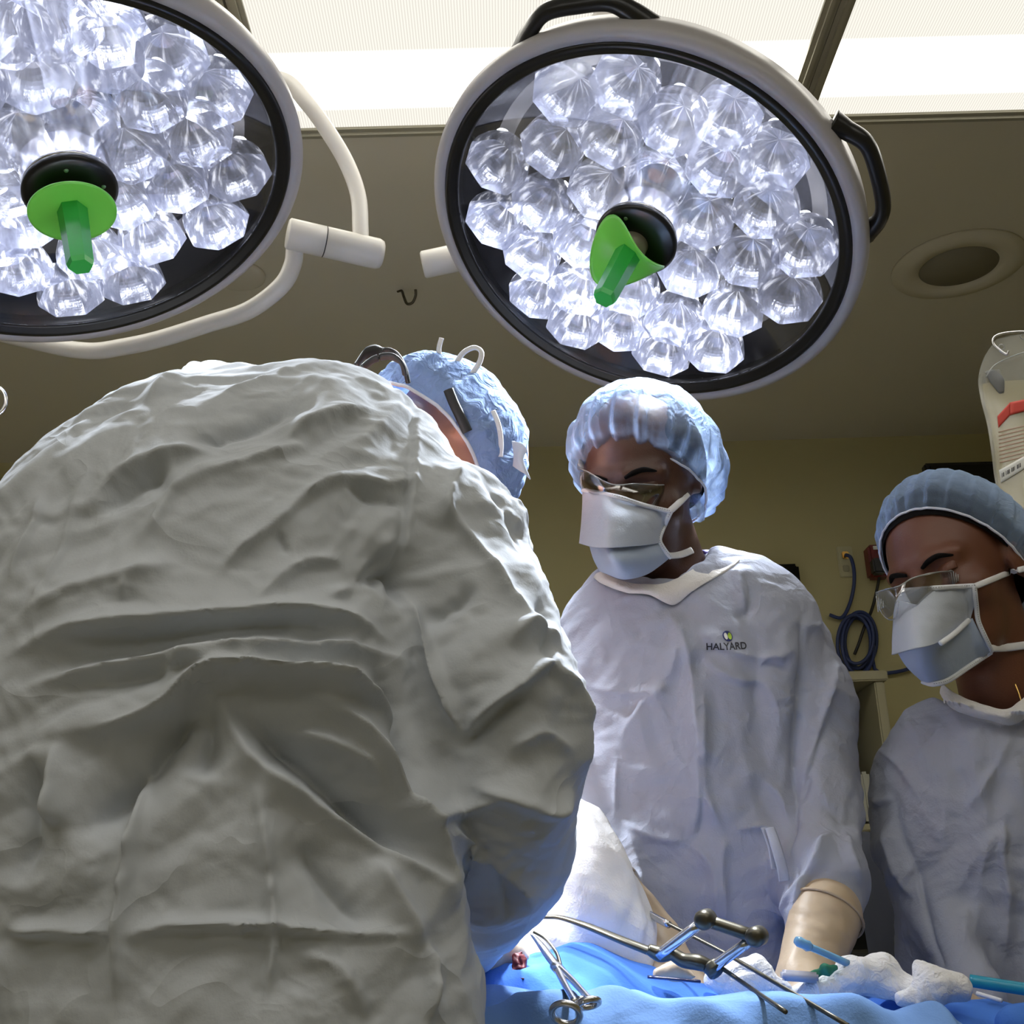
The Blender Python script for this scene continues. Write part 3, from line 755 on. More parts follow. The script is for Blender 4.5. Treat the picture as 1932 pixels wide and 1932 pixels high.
# ------------------------------------------------------------------ people: shared builders
def head_matrix(px, py, Y, yaw, pitch, roll, s=1.0):
    """head-local frame: face to -Y, crown to +Z; yaw > 0 turns the face to the viewer's left"""
    o = P(px, py, Y)
    return Matrix.Translation(V3(o)) @ Matrix.Rotation(math.radians(-yaw), 4, 'Z') @ Matrix.Rotation(math.radians(pitch), 4, 'X') @ Matrix.Rotation(math.radians(roll), 4, 'Y') @ Matrix.Scale(s, 4)
def to_local(p, M):
    Mi = np.array(M.inverted()); return p @ Mi[:3, :3].T + Mi[:3, 3]
def to_world(p, M):
    p = np.atleast_2d(np.asarray(p, float)); A = np.array(M); return p @ A[:3, :3].T + A[:3, 3]
def head_sdf(q, ear=1.0):
    d = ell(q, (0, .016, .040), (.076, .097, .088))
    d = smin(d, ell(q, (0, -.030, -.018), (.060, .062, .090)), .03)
    d = smin(d, ell(q, (0, -.048, -.082), (.040, .040, .034)), .025)
    for s in (-1, 1):
        d = smin(d, ell(q, (s * .040, -.058, -.028), (.026, .026, .024)), .02)
        d = smin(d, cone(q, (s * .012, -.088, .022), (s * .048, -.070, .020), .009, .009), .014)
        d = -smin(-d, ell(q, (s * .031, -.096, .001), (.019, .016, .013)), .010)
        d = smin(d, ell(q, (s * .031, -.0715, .000), (.0165, .0125, .0135)), .004)
        d = smin(d, ell(q, (s * (.077 - .012 * (1 - ear)), .012, -.006), (.009, .018 * ear, .030 * ear)), .008)
        d = smin(d, ell(q, (s * .013, -.097, -.037), (.009, .011, .008)), .006)
    d = smin(d, cone(q, (0, -.088, .012), (0, -.112, -.032), .008, .012), .012)
    d = smin(d, cone(q, (-.016, -.088, -.062), (.016, -.088, -.062), .009, .009), .010)
    return d
def build_body(root, M, skin, neck_base, shoulders, lo_z, h=.0052, ear=1.0):
    """one continuous figure: head, neck, shoulders and trunk (hidden under the gown below the neck)"""
    s = M.to_scale()[0]
    nb = np.asarray(neck_base, float); sl, sr = [np.asarray(q, float) for q in shoulders]
    n0 = to_world((0, .022, -.05), M)[0]; mid = (sl + sr) / 2
    waist = np.array([mid[0], mid[1], mid[2] - .40])
    def f(p):
        d = head_sdf(to_local(p, M), ear) * s
        d = smin(d, cone(p, n0, nb, .050 * s, .054 * s), .018)
        d = smin(d, cone(p, sl, sr, .048, .048), .04)
        d = smin(d, cone(p, mid + [0, 0, -.08], waist, .105, .10, .75), .05)
        return d
    c = to_world((0, 0, 0), M)[0]
    lo = np.minimum.reduce([c - .15, nb - .12, sl - .1, sr - .1]); hi = np.maximum.reduce([c + .16, nb + .12, sl + .1, sr + .1])
    lo[2] = lo_z
    me = organic(f, lo, hi, h, 1, 1)
    return link('body', me, skin, root)
def eyes(root, M, skin, look=-.25):
    for s in (-1, 1):
        c = Matrix.Translation((s * .031, -.0735, .000))
        e = link('eye', lathe_me([(.0115 * math.sin(a), .0115 * math.cos(a)) for a in np.linspace(0, math.pi, 14)], 24, M @ c), MT['eyewhite'], root)
        R_ = Matrix.Rotation(math.radians(90) - look, 4, 'X')
        link('iris', lathe_me([(0, .0122), (.003, .0121), (.0055, .0108), (.006, .0095)], 20, M @ c @ R_), MT['iris'], e)
        # lids: upper covers more because the eyes look down
        for (t0, t1) in ((-.95, .30 + look), (-1.2 + 2.05, 1.9)):
            G = []
            for th in np.linspace(t0, t1, 10):      # 0 = forward, negative = up
                row = []
                for ph in np.linspace(-1.35, 1.35, 22):
                    r = .0142; open_ = .35 * (1 - abs(ph / 1.35) ** 2)
                    tt = th
                    row.append((s * 0 + r * 1.12 * math.sin(ph), -r * math.cos(ph) * math.cos(tt), -r * math.sin(tt)))
                G.append(row)
            me = grid_me(np.array(G), thick=.0012); me.transform(M @ c); link('eyelid', me, skin, root)
def brow(root, M, m, dz=0.0):
    for s in (-1, 1):
        pts = [(s * .012, -.0975, .020 + dz), (s * .024, -.0965, .025 + dz), (s * .036, -.090, .027 + dz), (s * .048, -.078, .022 + dz)]
        pts = [to_world(p, M)[0] for p in pts]
        link('eyebrow', tube_me(pts, [.0025, .0042, .004, .0015], 8, 6, flat=.8), m, root)
def dome_part(name, root, M, m, axis_tilt, rx, ry, h, z0, bulge=0.0, pleats=0, pamp=0.0, droop=0.0, tuck=.9, nu=160, nv=44, seed=1, thick=.0006, y0=.012, rough=.0015):
    """cap-like shell over the crown. Its open edge lies in a plane tilted by axis_tilt degrees (front up)"""
    G = []; rs = np.random.RandomState(seed); ph0 = rs.rand(8) * 7
    for j in range(nv):
        v = j / (nv - 1)                                        # 0 crown .. 1 edge
        row = []
        for i in range(nu):
            a = 2 * math.pi * i / nu
            th = v * (math.pi / 2 + .42)                         # past the equator: the edge tucks back in
            rad = math.sin(min(th, math.pi / 2)) if th < math.pi / 2 else 1 - (1 - tuck) * ((th - math.pi / 2) / .42) ** 1.5
            z = math.cos(th) * h if th < math.pi / 2 else -math.sin(th - math.pi / 2) * h * .55
            back = max(0, math.cos(a - math.pi / 2))              # a = 90 deg is the nape side
            k = 1 + bulge * math.sin(min(1, v * 1.15) * math.pi) ** 1.0
            k += droop * back * math.sin(v * math.pi) ** .8
            if pleats:
                w_ = v ** 1.6 * (1.15 - v ** 6)
                k += pamp * w_ * (math.sin(a * pleats + 1.3 * math.sin(a * 3 + ph0[0]) + 1.5 * v) + .6 * math.sin(a * pleats * 1.73 + ph0[1] + 2 * math.sin(a * 2 + ph0[2])))
            row.append((rx * rad * k * math.cos(a), ry * rad * k * math.sin(a), z * (1 + .3 * bulge)))
        G.append(row)
    G = np.array(G).reshape(-1, 3)
    nz = (vnoise(G * 38, seed) - .5) * 2 + (vnoise(G * 90, seed + 3) - .5)
    rr = np.linalg.norm(G, axis=1, keepdims=True)
    G = G * (1 + rough * nz[:, None] / rr * 1.0)
    A = Matrix.Translation((0, y0, z0)) @ Matrix.Rotation(math.radians(-axis_tilt), 4, 'X')
    G = to_world(G, M @ A).reshape(nv, nu, 3)
    o = link(name, grid_me(G, closed_u=True, thick=thick), m, root)
    return o, G[-1]
def edge_band(root, ring, m, r=.0022, name='elastic_edge'):
    return link(name, tube_me(list(ring[::2]), r, 8, 1, closed=True), m, root)
def legs_and_shoes(root, cx, cy, zt, m, facing=1):
    for s in (-1, 1):
        link('trouser_leg', tube_me([(cx + s * .09, cy, zt), (cx + s * .10, cy, .5), (cx + s * .10, cy, .09)], [.10, .075, .07], 20, 4), MT['trouser'], root)
        me = lathe_me([(0, 0), (.05, 0), (.055, .03), (.045, .07), (.03, .10), (0, .105)], 24, Matrix.Translation((cx + s * .10, cy - facing * .05, 0.001)) @ Matrix.Diagonal((1, 2.6, 1, 1)))
        link('shoe', me, MT['shoe'], root)
def gown_mesh(sdf, lo, hi, h, lv, folds, cr, smooth=3, gain=1.0):
    me = organic(sdf, lo, hi, h, lv, smooth)
    V, N = get_vn(me)
    D = np.zeros(len(V))
    D += fold_field(V, N, folds, gain)
    ne = len(me.edges); E_ = np.empty(ne * 2, np.int32); me.edges.foreach_get('vertices', E_); E_ = E_.reshape(-1, 2)
    for _ in range(2):
        sm = np.bincount(E_[:, 0], D[E_[:, 1]], len(V)) + np.bincount(E_[:, 1], D[E_[:, 0]], len(V))
        ct = np.bincount(E_[:, 0], minlength=len(V)) + np.bincount(E_[:, 1], minlength=len(V))
        D = D * .45 + .55 * sm / np.maximum(ct, 1)
    for c_ in cr: D += c_[1] * crumple(V, c_[0], c_[2], stretch=c_[3], rot=(c_[4] if len(c_) > 4 else 0.0))
    set_v(me, V + N * D[:, None])
    return me
def band_on(pts, width, thick, up, n=8): return strip_me(pts, width, thick, n, up)

def make_snap(objs):
    """finds the real surface of the given objects on a line of sight, so tapes and ties lie on it"""
    vs = []; fs = []
    for o in objs:
        b = len(vs); vs += [v.co.copy() for v in o.data.vertices]; fs += [tuple(i + b for i in p.vertices) for p in o.data.polygons]
    bvh = BVHTree.FromPolygons(vs, fs)
    def snap(px, py, off=.002, Y=None):
        r_ = V3(ray(px, py)).normalized(); h = bvh.ray_cast(V3(CAM), r_)
        if h[0] is None or (Y is not None and abs(h[0].y - Y) > .09): return P(px, py, Y if Y is not None else 1.4)
        return np.array(h[0] - r_ * off)
    return snap

# ------------------------------------------------------------------ bent surgeon seen from behind
surg = thing('person', 'surgeon with back turned, bent forward, in a grey-green gown, blue cap and black headband', 'person', loc=np.array([-.27, .98, 0]))
def C2(a, b): return (*a, *b)
prim = []
def pc(a, b, sy=1.0, k=.05):
    (ca_, ra), (cb2, rb) = PR(*a), PR(*b); prim.append((ca_, cb2, ra, rb, sy, k))
hips = PR(430, 1960, .98, 480)
PR_ = PR
pc((425, 2000, 1.00, 465), (390, 1600, 1.00, 405), .62, .05)
pc((390, 1600, 1.00, 405), (350, 1400, 1.02, 400), .54, .06)
pc((350, 1400, 1.02, 400), (370, 1150, 1.02, 400), .64, .06)
pc((330, 1020, 1.05, 215), (600, 1000, 1.06, 225), .85, .08)
pc((370, 900, 1.06, 160), (620, 870, 1.08, 165), .9, .06)
pc((400, 738, 1.06, 62), (440, 745, 1.06, 60), 1, .02)
pc((165, 1040, 1.02, 125), (330, 920, 1.04, 145), 1, .05)          # left shoulder
pc((160, 1010, 1.02, 150), (40, 1330, 1.00, 150), 1, .05)         # left upper arm
pc((40, 1330, 1.00, 150), (60, 1700, 1.18, 90), 1, .05)
pc((620, 870, 1.08, 150), (840, 1040, 1.06, 160), 1, .05)          # right shoulder
NB = len(prim)
pc((845, 1040, 1.06, 160), (930, 1290, 1.03, 140), 1, .05)          # right upper arm, loose sleeve
pc((930, 1290, 1.03, 140), (955, 1480, 1.04, 118), 1, .05)
pc((955, 1480, 1.04, 118), (945, 1620, 1.12, 115), 1, .05)
pc((945, 1620, 1.12, 115), (890, 1775, 1.22, 70), 1, .05)
def surg_sdf(p):
    d = None
    for i, (a, b, ra, rb, sy, k) in enumerate(prim[:NB]):
        q = cone(p, a, b, ra, rb, sy); d = q if d is None else smin(d, q, k)
    e = None
    for i, (a, b, ra, rb, sy, k) in enumerate(prim[NB:]):
        q = cone(p, a, b, ra, rb, sy); e = q if e is None else smin(e, q, k)
    d = smin(d, e, .012)
    # skirt to the knees
    g = cone(p, prim[0][0], prim[0][0] + np.array([0, .02, -.75]), prim[0][2], prim[0][2] * .93, .62)
    return smin(d, g, .03)
m_ = .001
SF = [  # (polyline, half width px, height m, skew)
    # big horizontal swags above the waist
    ([(0, 1245), (120, 1205), (260, 1180), (420, 1165), (560, 1160), (660, 1180), (760, 1225)], 16, .016, .5),
    ([(0, 1320), (130, 1275), (260, 1250), (400, 1235), (560, 1225), (700, 1235), (790, 1250)], 12, .012, -.3),
    ([(60, 1395), (220, 1370), (330, 1330), (385, 1285), (430, 1272), (560, 1285), (640, 1310), (720, 1350), (775, 1400)], 18, .026, .55),
    ([(120, 1215), (300, 1195), (480, 1180), (640, 1190)], 26, -.010, 0),
    ([(100, 1300), (300, 1275), (520, 1262), (740, 1262)], 14, -.008, 0),
    ([(395, 1262), (350, 1250), (310, 1290)], 9, .007, 0),
    # valley under the knot and folds radiating from it
    ([(400, 1310), (330, 1370), (270, 1450), (200, 1530), (120, 1575)], 34, -.022, 0),
    ([(400, 1320), (395, 1400), (380, 1470)], 26, -.012, 0),
    ([(430, 1320), (520, 1400), (640, 1500), (740, 1590), (830, 1680)], 34, -.022, 0),
    ([(400, 1300), (470, 1420), (560, 1490), (690, 1580), (800, 1650), (860, 1720)], 22, .014, -.4),
    ([(560, 1300), (640, 1360), (710, 1430), (770, 1520), (820, 1620), (870, 1750)], 18, .016, .4),
    ([(700, 1250), (750, 1350), (765, 1450), (760, 1530)], 20, -.018, 0),
    ([(520, 1370), (600, 1400), (680, 1440), (740, 1510)], 12, .010, .3),
    ([(265, 1410), (255, 1500), (240, 1620), (222, 1760), (216, 1932)], 7, .013, .5),
    ([(60, 1420), (50, 1530), (30, 1680)], 22, -.012, 0),
    ([(110, 1400), (100, 1500), (90, 1560)], 16, .012, .3),
    ([(0, 1757), (110, 1760), (218, 1762)], 5, .011, .6), ([(222, 1775), (330, 1750), (500, 1750), (620, 1762), (790, 1770)], 5, .012, .6),
    ([(480, 1470), (500, 1600), (515, 1760), (495, 1932)], 6, .008, .3),
    ([(700, 1615), (740, 1700), (800, 1800)], 26, .010, .3), ([(560, 1590), (620, 1680), (700, 1760)], 20, -.009, 0),
    ([(560, 1800), (640, 1830), (700, 1932)], 20, .006, 0), ([(805, 1770), (808, 1932)], 6, .012, .6),
    # upper back diagonal creases
    ([(380, 770), (480, 735), (560, 700), (620, 685)], 12, .005, .5), ([(270, 765), (330, 715), (400, 670)], 12, .006, .4),
    ([(330, 835), (430, 815), (540, 785), (600, 775)], 14, -.010, 0), ([(520, 840), (620, 795), (720, 770)], 13, .008, .5),
    ([(180, 960), (260, 905), (320, 885)], 18, -.010, 0), ([(150, 965), (230, 890), (330, 855), (420, 850)], 16, .008, .3),
    ([(300, 935), (400, 890), (520, 860), (590, 835)], 9, .006, .4), ([(240, 1050), (300, 970), (350, 900), (450, 860)], 8, .005, .3),
    ([(560, 940), (640, 910), (740, 915), (790, 900)], 9, .006, .4), ([(640, 905), (700, 940), (780, 955)], 8, -.006, 0),
    ([(400, 1095), (450, 1040), (520, 990), (600, 920), (680, 890)], 10, .007, .5), ([(520, 1000), (545, 1050)], 8, -.005, 0),
    ([(470, 1150), (540, 1080), (600, 1055), (660, 1060)], 10, .006, .4), ([(640, 1130), (690, 1080), (730, 1030)], 14, -.010, 0),
    ([(600, 1130), (660, 1110), (700, 1060), (750, 1010)], 10, .008, .3), ([(700, 1110), (745, 1080), (765, 1150)], 16, -.014, 0),
    ([(55, 1180), (110, 1060), (140, 950), (170, 880)], 6, .004, .4), ([(20, 1100), (60, 1000), (80, 920)], 8, .005, .4),
    ([(0, 1190), (140, 1120), (260, 1085), (340, 1060)], 22, .008, .2), ([(240, 1150), (250, 1100), (300, 1060)], 10, .004, 0),
    # shoulder seam and sleeve
    ([(790, 740), (775, 860), (760, 980), (750, 1090), (770, 1200)], 5, -.004, 0), ([(800, 735), (786, 860), (772, 980), (762, 1080)], 5, .003, 0),
    ([(835, 1000), (850, 930), (880, 870)], 12, .006, .3), ([(815, 930), (880, 1010), (960, 1120), (1020, 1190)], 10, .007, .4),
    ([(900, 900), (960, 960), (1010, 1060)], 14, -.006, 0), ([(760, 1100), (800, 1200), (850, 1320), (870, 1390)], 10, .012, -.5),
    ([(790, 1190), (850, 1140), (900, 1110)], 14, -.009, 0), ([(870, 1400), (930, 1330), (1010, 1265), (1060, 1240)], 10, .012, .5),
    ([(860, 1420), (940, 1350), (1010, 1300)], 12, -.010, 0), ([(1010, 1240), (1070, 1290), (1090, 1400), (1098, 1470)], 12, .010, .3),
    ([(960, 1220), (1000, 1180), (1060, 1210)], 12, .008, 0), ([(765, 1560), (850, 1535), (960, 1500)], 9, .008, .4),
    ([(880, 1480), (960, 1500), (1040, 1530), (1090, 1490)], 18, .010, .3),
    ([(800, 1560), (900, 1600), (980, 1660), (1010, 1730)], 16, .009, 0), ([(880, 1560), (940, 1640), (960, 1740)], 14, -.008, 0),
    ([(1020, 1120), (1030, 1200), (1040, 1300)], 10, -.007, 0), ([(960, 1420), (1020, 1380), (1080, 1430)], 12, .007, 0),
]
lo = np.array([-.66, .62, .28]); hi = np.array([.20, 1.50, 1.86])
gown1 = gown_mesh(surg_sdf, lo, hi, .0105, 2, SF, [(9, .0062, 3, (.5, 1, 1.3), .45), (17, .0050, 4, (.35, 1, 1.1), .6), (30, .0030, 5, (.6, 1, 1.2), .3), (62, .0011, 6, (.8, 1, 1.1), -.4)], gain=2.0)
g1 = link('gown', gown1, MT['gownback'], surg)
# body under it: head hangs forward and to the right
HM1 = head_matrix(822, 866, 1.30, 232, 80, 0, 1.0)
build_body(surg, HM1, MT['skin_fair'], P(700, 830, 1.20), (P(560, 900, 1.10), P(800, 960, 1.12)), 1.25, ear=.5)
eyes(surg, HM1, MT['skin_fair']); brow(surg, HM1, MT['hair'])

def hand_part(root, wrist, direction, palm, m, s=1.0, curl=.5, cuff_r=.042, left=False, cuff_len=.075, wr=.030):
    """gloved hand: palm, four unequal bent fingers, thumb, and the flared cuff drawn over the sleeve"""
    y = Vector(V3(direction)).normalized(); z = -Vector(V3(palm)).normalized(); x = y.cross(z).normalized(); z = x.cross(y)
    M = Matrix((x, y, z)).transposed().to_4x4(); M.translation = V3(wrist)
    A = np.array(M); sg = -1 if left else 1
    def W(q): return A[:3, :3] @ (np.array(q, float) * np.array([sg, 1, 1]) * s) + A[:3, 3]
    segs = [(W((0, -cuff_len, 0)), W((0, 0, 0)), cuff_r, wr)]
    pal = [(W((-.022, .02, 0)), W((-.030, .078, 0)), .017, .014), (W((.018, .02, 0)), (W((.026, .080, 0))), .018, .014), (W((0, .01, 0)), W((0, .08, .002)), .020, .014)]
    fing = []
    for (x0, L_, r) in ((.031, .070, .0088), (.011, .078, .0092), (-.010, .072, .0088), (-.029, .056, .0078)):
        p = np.array([x0, .082, .0]); a = 0; prev = p
        for k, part in enumerate((.45, .32, .23)):
            a += curl * (.55 if k == 0 else .8)
            nx = prev + np.array([x0 * .10 * part, math.cos(a), -math.sin(a)]) * L_ * part
            fing.append((W(prev), W(nx), r * (1 - .08 * k), r * (1 - .08 * (k + 1)))); prev = nx
    th = [(.022, .018, -.004), (.050, .048, -.016), (.058, .074, -.026), (.054, .094, -.034)]
    for k in range(3): fing.append((W(th[k]), W(th[k + 1]), .013 - .0018 * k, .0115 - .0018 * k))
    def f(p):
        d = cone(p, *segs[0])
        for q in pal: d = smin(d, cone(p, *q), .016 * s)
        e = None
        for q in fing: c_ = cone(p, *q); e = c_ if e is None else smin(e, c_, .003)
        return smin(d, e, .006)
    allp = np.array([q for sgm in segs + pal + fing for q in sgm[:2]])
    me = organic(f, allp.min(0) - .05, allp.max(0) + .05, .0042, 1, 1)
    V, N = get_vn(me); set_v(me, V + N * (.0016 * crumple(V, 34, 9, stretch=(1, 1, 1)))[:, None])
    o = link('glove', me, m, root)
    rim = [W((cuff_r * 1.03 * math.cos(a) / s, -cuff_len, cuff_r * 1.03 * math.sin(a) / s)) for a in np.linspace(0, 2 * math.pi, 20, endpoint=False)]
    link('cuff_rim', tube_me(rim, .0016, 6, 2, closed=True), m, o)
    return o
wr = P(905, 1790, 1.24)
hand_part(surg, P(915, 1800, 1.27), (.25, .75, -.35), (0, -.3, -1), MT['glove'], curl=.7, left=True, cuff_r=.032)
hand_part(surg, P(70, 1730, 1.22), (.5, .6, -.3), (0, -.3, -1), MT['glove'], curl=.7, cuff_r=.032)
legs_and_shoes(surg, -.27, 1.03, .5, None, -1)
# cap, straps and ties on the bent head
capo, ring = dome_part('surgical_cap', surg, HM1, MT['cap_pale'], 30, .094, .112, .116, .004, bulge=.06, pleats=26, pamp=.022, droop=.02, tuck=.88, seed=5, rough=.003)
edge_band(capo, ring, MT['elastic'])
bodies = [o for o in surg.children if o.name.startswith('body')]
sn1 = make_snap([capo] + bodies)
def on_px(pts, Y, off=.003): return [sn1(a, b, off, Y[i] if isinstance(Y, (list, tuple)) else Y) for i, (a, b) in enumerate(pts)]
def free_px(pts, Y): return [P(a, b, Y[i] if isinstance(Y, (list, tuple)) else Y) for i, (a, b) in enumerate(pts)]
link('headlamp_strap', strip_me(free_px([(672, 690), (690, 668), (718, 660), (745, 668), (762, 690), (770, 722)], [1.19, 1.19, 1.2, 1.2, 1.19, 1.2]), .014, .003, 8, (1, 0, .3)), MT['blackr'], surg)
link('headlamp_strap', strip_me(free_px([(684, 694), (706, 678), (735, 672), (757, 684), (764, 706)], [1.17, 1.17, 1.17, 1.17, 1.18]), .014, .003, 8, (1, 0, .3)), MT['blackr'], surg)
link('headlamp_strap', strip_me(on_px([(846, 735), (856, 760), (868, 785), (882, 815)], 1.2), .012, .003, 8, (0, -1, 0)), MT['blackr'], surg)
link('mask_tie', strip_me(free_px([(838, 712), (832, 690), (828, 660), (833, 638)], 1.24), .006, .0012, 8, (0, -1, 0)), MT['ties'], surg)
link('mask_tie', strip_me(free_px([(858, 712), (862, 685), (875, 665), (895, 656), (908, 664), (904, 685), (886, 712)], 1.24), .0065, .0012, 8, (.3, -1, 0)), MT['ties'], surg)
link('mask_tie', strip_me(on_px([(930, 775), (940, 800), (945, 830), (944, 862)], 1.22), .006, .0012, 8, (0, -1, 0)), MT['ties'], surg)
mk = spline_grid([[P(968, 832, 1.24), P(986, 838, 1.22), P(995, 852, 1.22)], [P(972, 858, 1.24), P(980, 862, 1.22), P(986, 868, 1.22)], [P(970, 880, 1.24), P(985, 890, 1.22), P(1000, 905, 1.22)]], 12, 12)
link('face_mask', grid_me(mk, thick=.002), MT['mask'], surg)

# ------------------------------------------------------------------ mask, glasses, collar builders for the two who face us
def mask_part(root, rows_up, rows_low, edge_sets, straps, bodies=()):
    sn = make_snap([o for o in root.children if o.name.split('.')[0] in ('body', 'bouffant_cap')])
    bd_ = [o for o in root.children if o.name.split('.')[0] == 'body'][0]
    snb = BVHTree.FromPolygons([v.co.copy() for v in bd_.data.vertices], [tuple(p.vertices) for p in bd_.data.polygons])
    def wr_(G, sd):
        sh = G.shape; V = G.reshape(-1, 3).copy(); d = crumple(V, 26, sd, stretch=(1, 1, 1)) * .0016 + crumple(V, 60, sd + 1) * .0006
        V[:, 1] += d
        for i_ in range(len(V)):                      # keep the cloth just outside the face
            r_ = V3(V[i_] - CAM); L_ = r_.length; h = snb.ray_cast(V3(CAM), r_ / L_)
            if h[0] is not None and h[3] < L_ + .003 and L_ - h[3] < .06: V[i_] = CAM + (V[i_] - CAM) / L_ * (h[3] - .003)
        return V.reshape(sh)
    edge_sets = [[q + (CAM - q) / np.linalg.norm(CAM - q) * .004 for q in e] for e in edge_sets]
    edge_sets = [[q if snb.ray_cast(V3(CAM), V3(q - CAM).normalized())[3] is None or snb.ray_cast(V3(CAM), V3(q - CAM).normalized())[3] > np.linalg.norm(q - CAM) else CAM + (q - CAM) / np.linalg.norm(q - CAM) * (snb.ray_cast(V3(CAM), V3(q - CAM).normalized())[3] - .006) for q in catmull(e, 3)] for e in edge_sets]
    straps = [([sn(*project(q), .003, q[1]) for q in catmull(sd[0], 4)], sd[1], sd[2]) for sd in straps]
    o = link('face_mask', grid_me(wr_(spline_grid(rows_up, 48, 48), 3), thick=.0012), MT['mask'], root)
    l = link('lower_panel', grid_me(wr_(spline_grid(rows_low, 40, 48), 5), thick=.0012), MT['masklow'], o)
    for e in edge_sets: link('edge_seam', strip_me(e, .0065, .0022, 8, (0, -1, .1)), MT['maskedge'], o)
    for e in edge_sets:
        path = catmull(e, 10); vs = []; fs = []
        mes = []
        L_ = 0; last = path[0]
        for i in range(1, len(path)):
            L_ += np.linalg.norm(path[i] - last); last = path[i]
            if L_ > .0026:
                L_ = 0; t_ = path[i] - path[i - 1]; t_ /= np.linalg.norm(t_)
                mes.append(tube_me([path[i] + np.array([0, -.0026, 0]) - t_ * .0006, path[i] + np.array([0, -.0026, 0]) + t_ * .0006], .00035, 5, 1, smooth_path=False))
        if mes: link('stitching', join_me(mes), MT['stitch'], o)
    for sdef in straps: link('strap', strip_me(sdef[0], sdef[1], .0014, 2, sdef[2]), MT['ties'], o)
    return o

# ------------------------------------------------------------------ standing man in the middle
man = thing('person', 'man standing in the middle, blue gown, bouffant cap, glasses and white mask, looking down', 'person', loc=np.array([.25, 1.50, 0]))
HM2 = head_matrix(1212, 918, 1.455, 27, 24, 4, 1.0)
nb = P(1262, 1090, 1.50)
shl = P(1140, 1190, 1.52); shr = P(1470, 1170, 1.52)
build_body(man, HM2, MT['skin_dark'], nb, (P(1170, 1195, 1.53), P(1430, 1185, 1.53)), 1.28, ear=.5)
eyes(man, HM2, MT['skin_dark'], -.35); brow(man, HM2, MT['hair'])
link('hair', bpy.data.meshes.new('x'), MT['hair'], man) if False else None
hair, _ = dome_part('hair', man, HM2, MT['hair'], 36, .0815, .1015, .104, .026, bulge=0, tuck=.97, rough=.001, y0=.018)
cap2, ring = dome_part('bouffant_cap', man, HM2, MT['cap'], 37, .097, .124, .122, .015, bulge=.10, pleats=20, pamp=.045, droop=.12, tuck=.82, seed=2, rough=.0022, y0=.022)
edge_band(cap2, ring, MT['elastic'], .0016)
# loose tail of the cap behind the ear
tail = spline_grid([[P(1290, 940, 1.47), P(1315, 925, 1.48), P(1345, 900, 1.52)], [P(1297, 960, 1.46), P(1318, 960, 1.465), P(1335, 945, 1.50)], [P(1300, 980, 1.47), P(1318, 986, 1.475), P(1328, 982, 1.50)]], 16, 16)
tl_ = link('cap_tail', grid_me(tail, thick=.0008), MT['cap'], man); V, N = get_vn(tl_.data); set_v(tl_.data, V + N * (.006 * (vnoise(V * 60, 3) - .5))[:, None])
link('scrub_collar', tube_me([P(1318, 1050, 1.52), P(1345, 1060, 1.55), P(1365, 1085, 1.55)], [.012, .022, .02], 14, 8, flat=.7), MT['purple'], man)
Yf = 1.335
up = [[P(1100, 926, 1.40), P(1120, 929, 1.365), P(1160, 937, 1.335), P(1215, 954, 1.355), P(1264, 966, 1.40)],
      [P(1100, 950, 1.395), P(1122, 958, 1.35), P(1155, 965, 1.315), P(1212, 982, 1.34), P(1258, 988, 1.395)],
      [P(1098, 985, 1.388), P(1122, 995, 1.338), P(1152, 1000, 1.308), P(1210, 1008, 1.338), P(1250, 1008, 1.39)],
      [P(1094, 1026, 1.375), P(1118, 1032, 1.33), P(1150, 1034, 1.306), P(1205, 1030, 1.336), P(1246, 1024, 1.385)]]
low = [[P(1112, 1024, 1.36), P(1130, 1028, 1.338), P(1152, 1030, 1.318), P(1205, 1026, 1.35), P(1248, 1022, 1.388)],
       [P(1120, 1052, 1.37), P(1140, 1056, 1.33), P(1165, 1060, 1.31), P(1215, 1052, 1.35), P(1258, 1042, 1.395)],
       [P(1132, 1076, 1.39), P(1150, 1084, 1.355), P(1180, 1092, 1.345), P(1222, 1082, 1.37), P(1264, 1051, 1.405)]]
mask_part(man, up, low, [[P(1100, 925, 1.398), P(1160, 936, 1.332), P(1215, 953, 1.352), P(1265, 965, 1.398)], [P(1266, 964, 1.398), P(1254, 990, 1.392), P(1244, 1016, 1.385), P(1252, 1035, 1.39), P(1266, 1052, 1.40)]],
          [([P(1262, 966, 1.40), P(1280, 950, 1.41), P(1298, 932, 1.43)], .0085, (.2, -1, 0)), ([P(1262, 1048, 1.403), P(1285, 1046, 1.42), P(1306, 1038, 1.45)], .0095, (.2, -1, 0))])
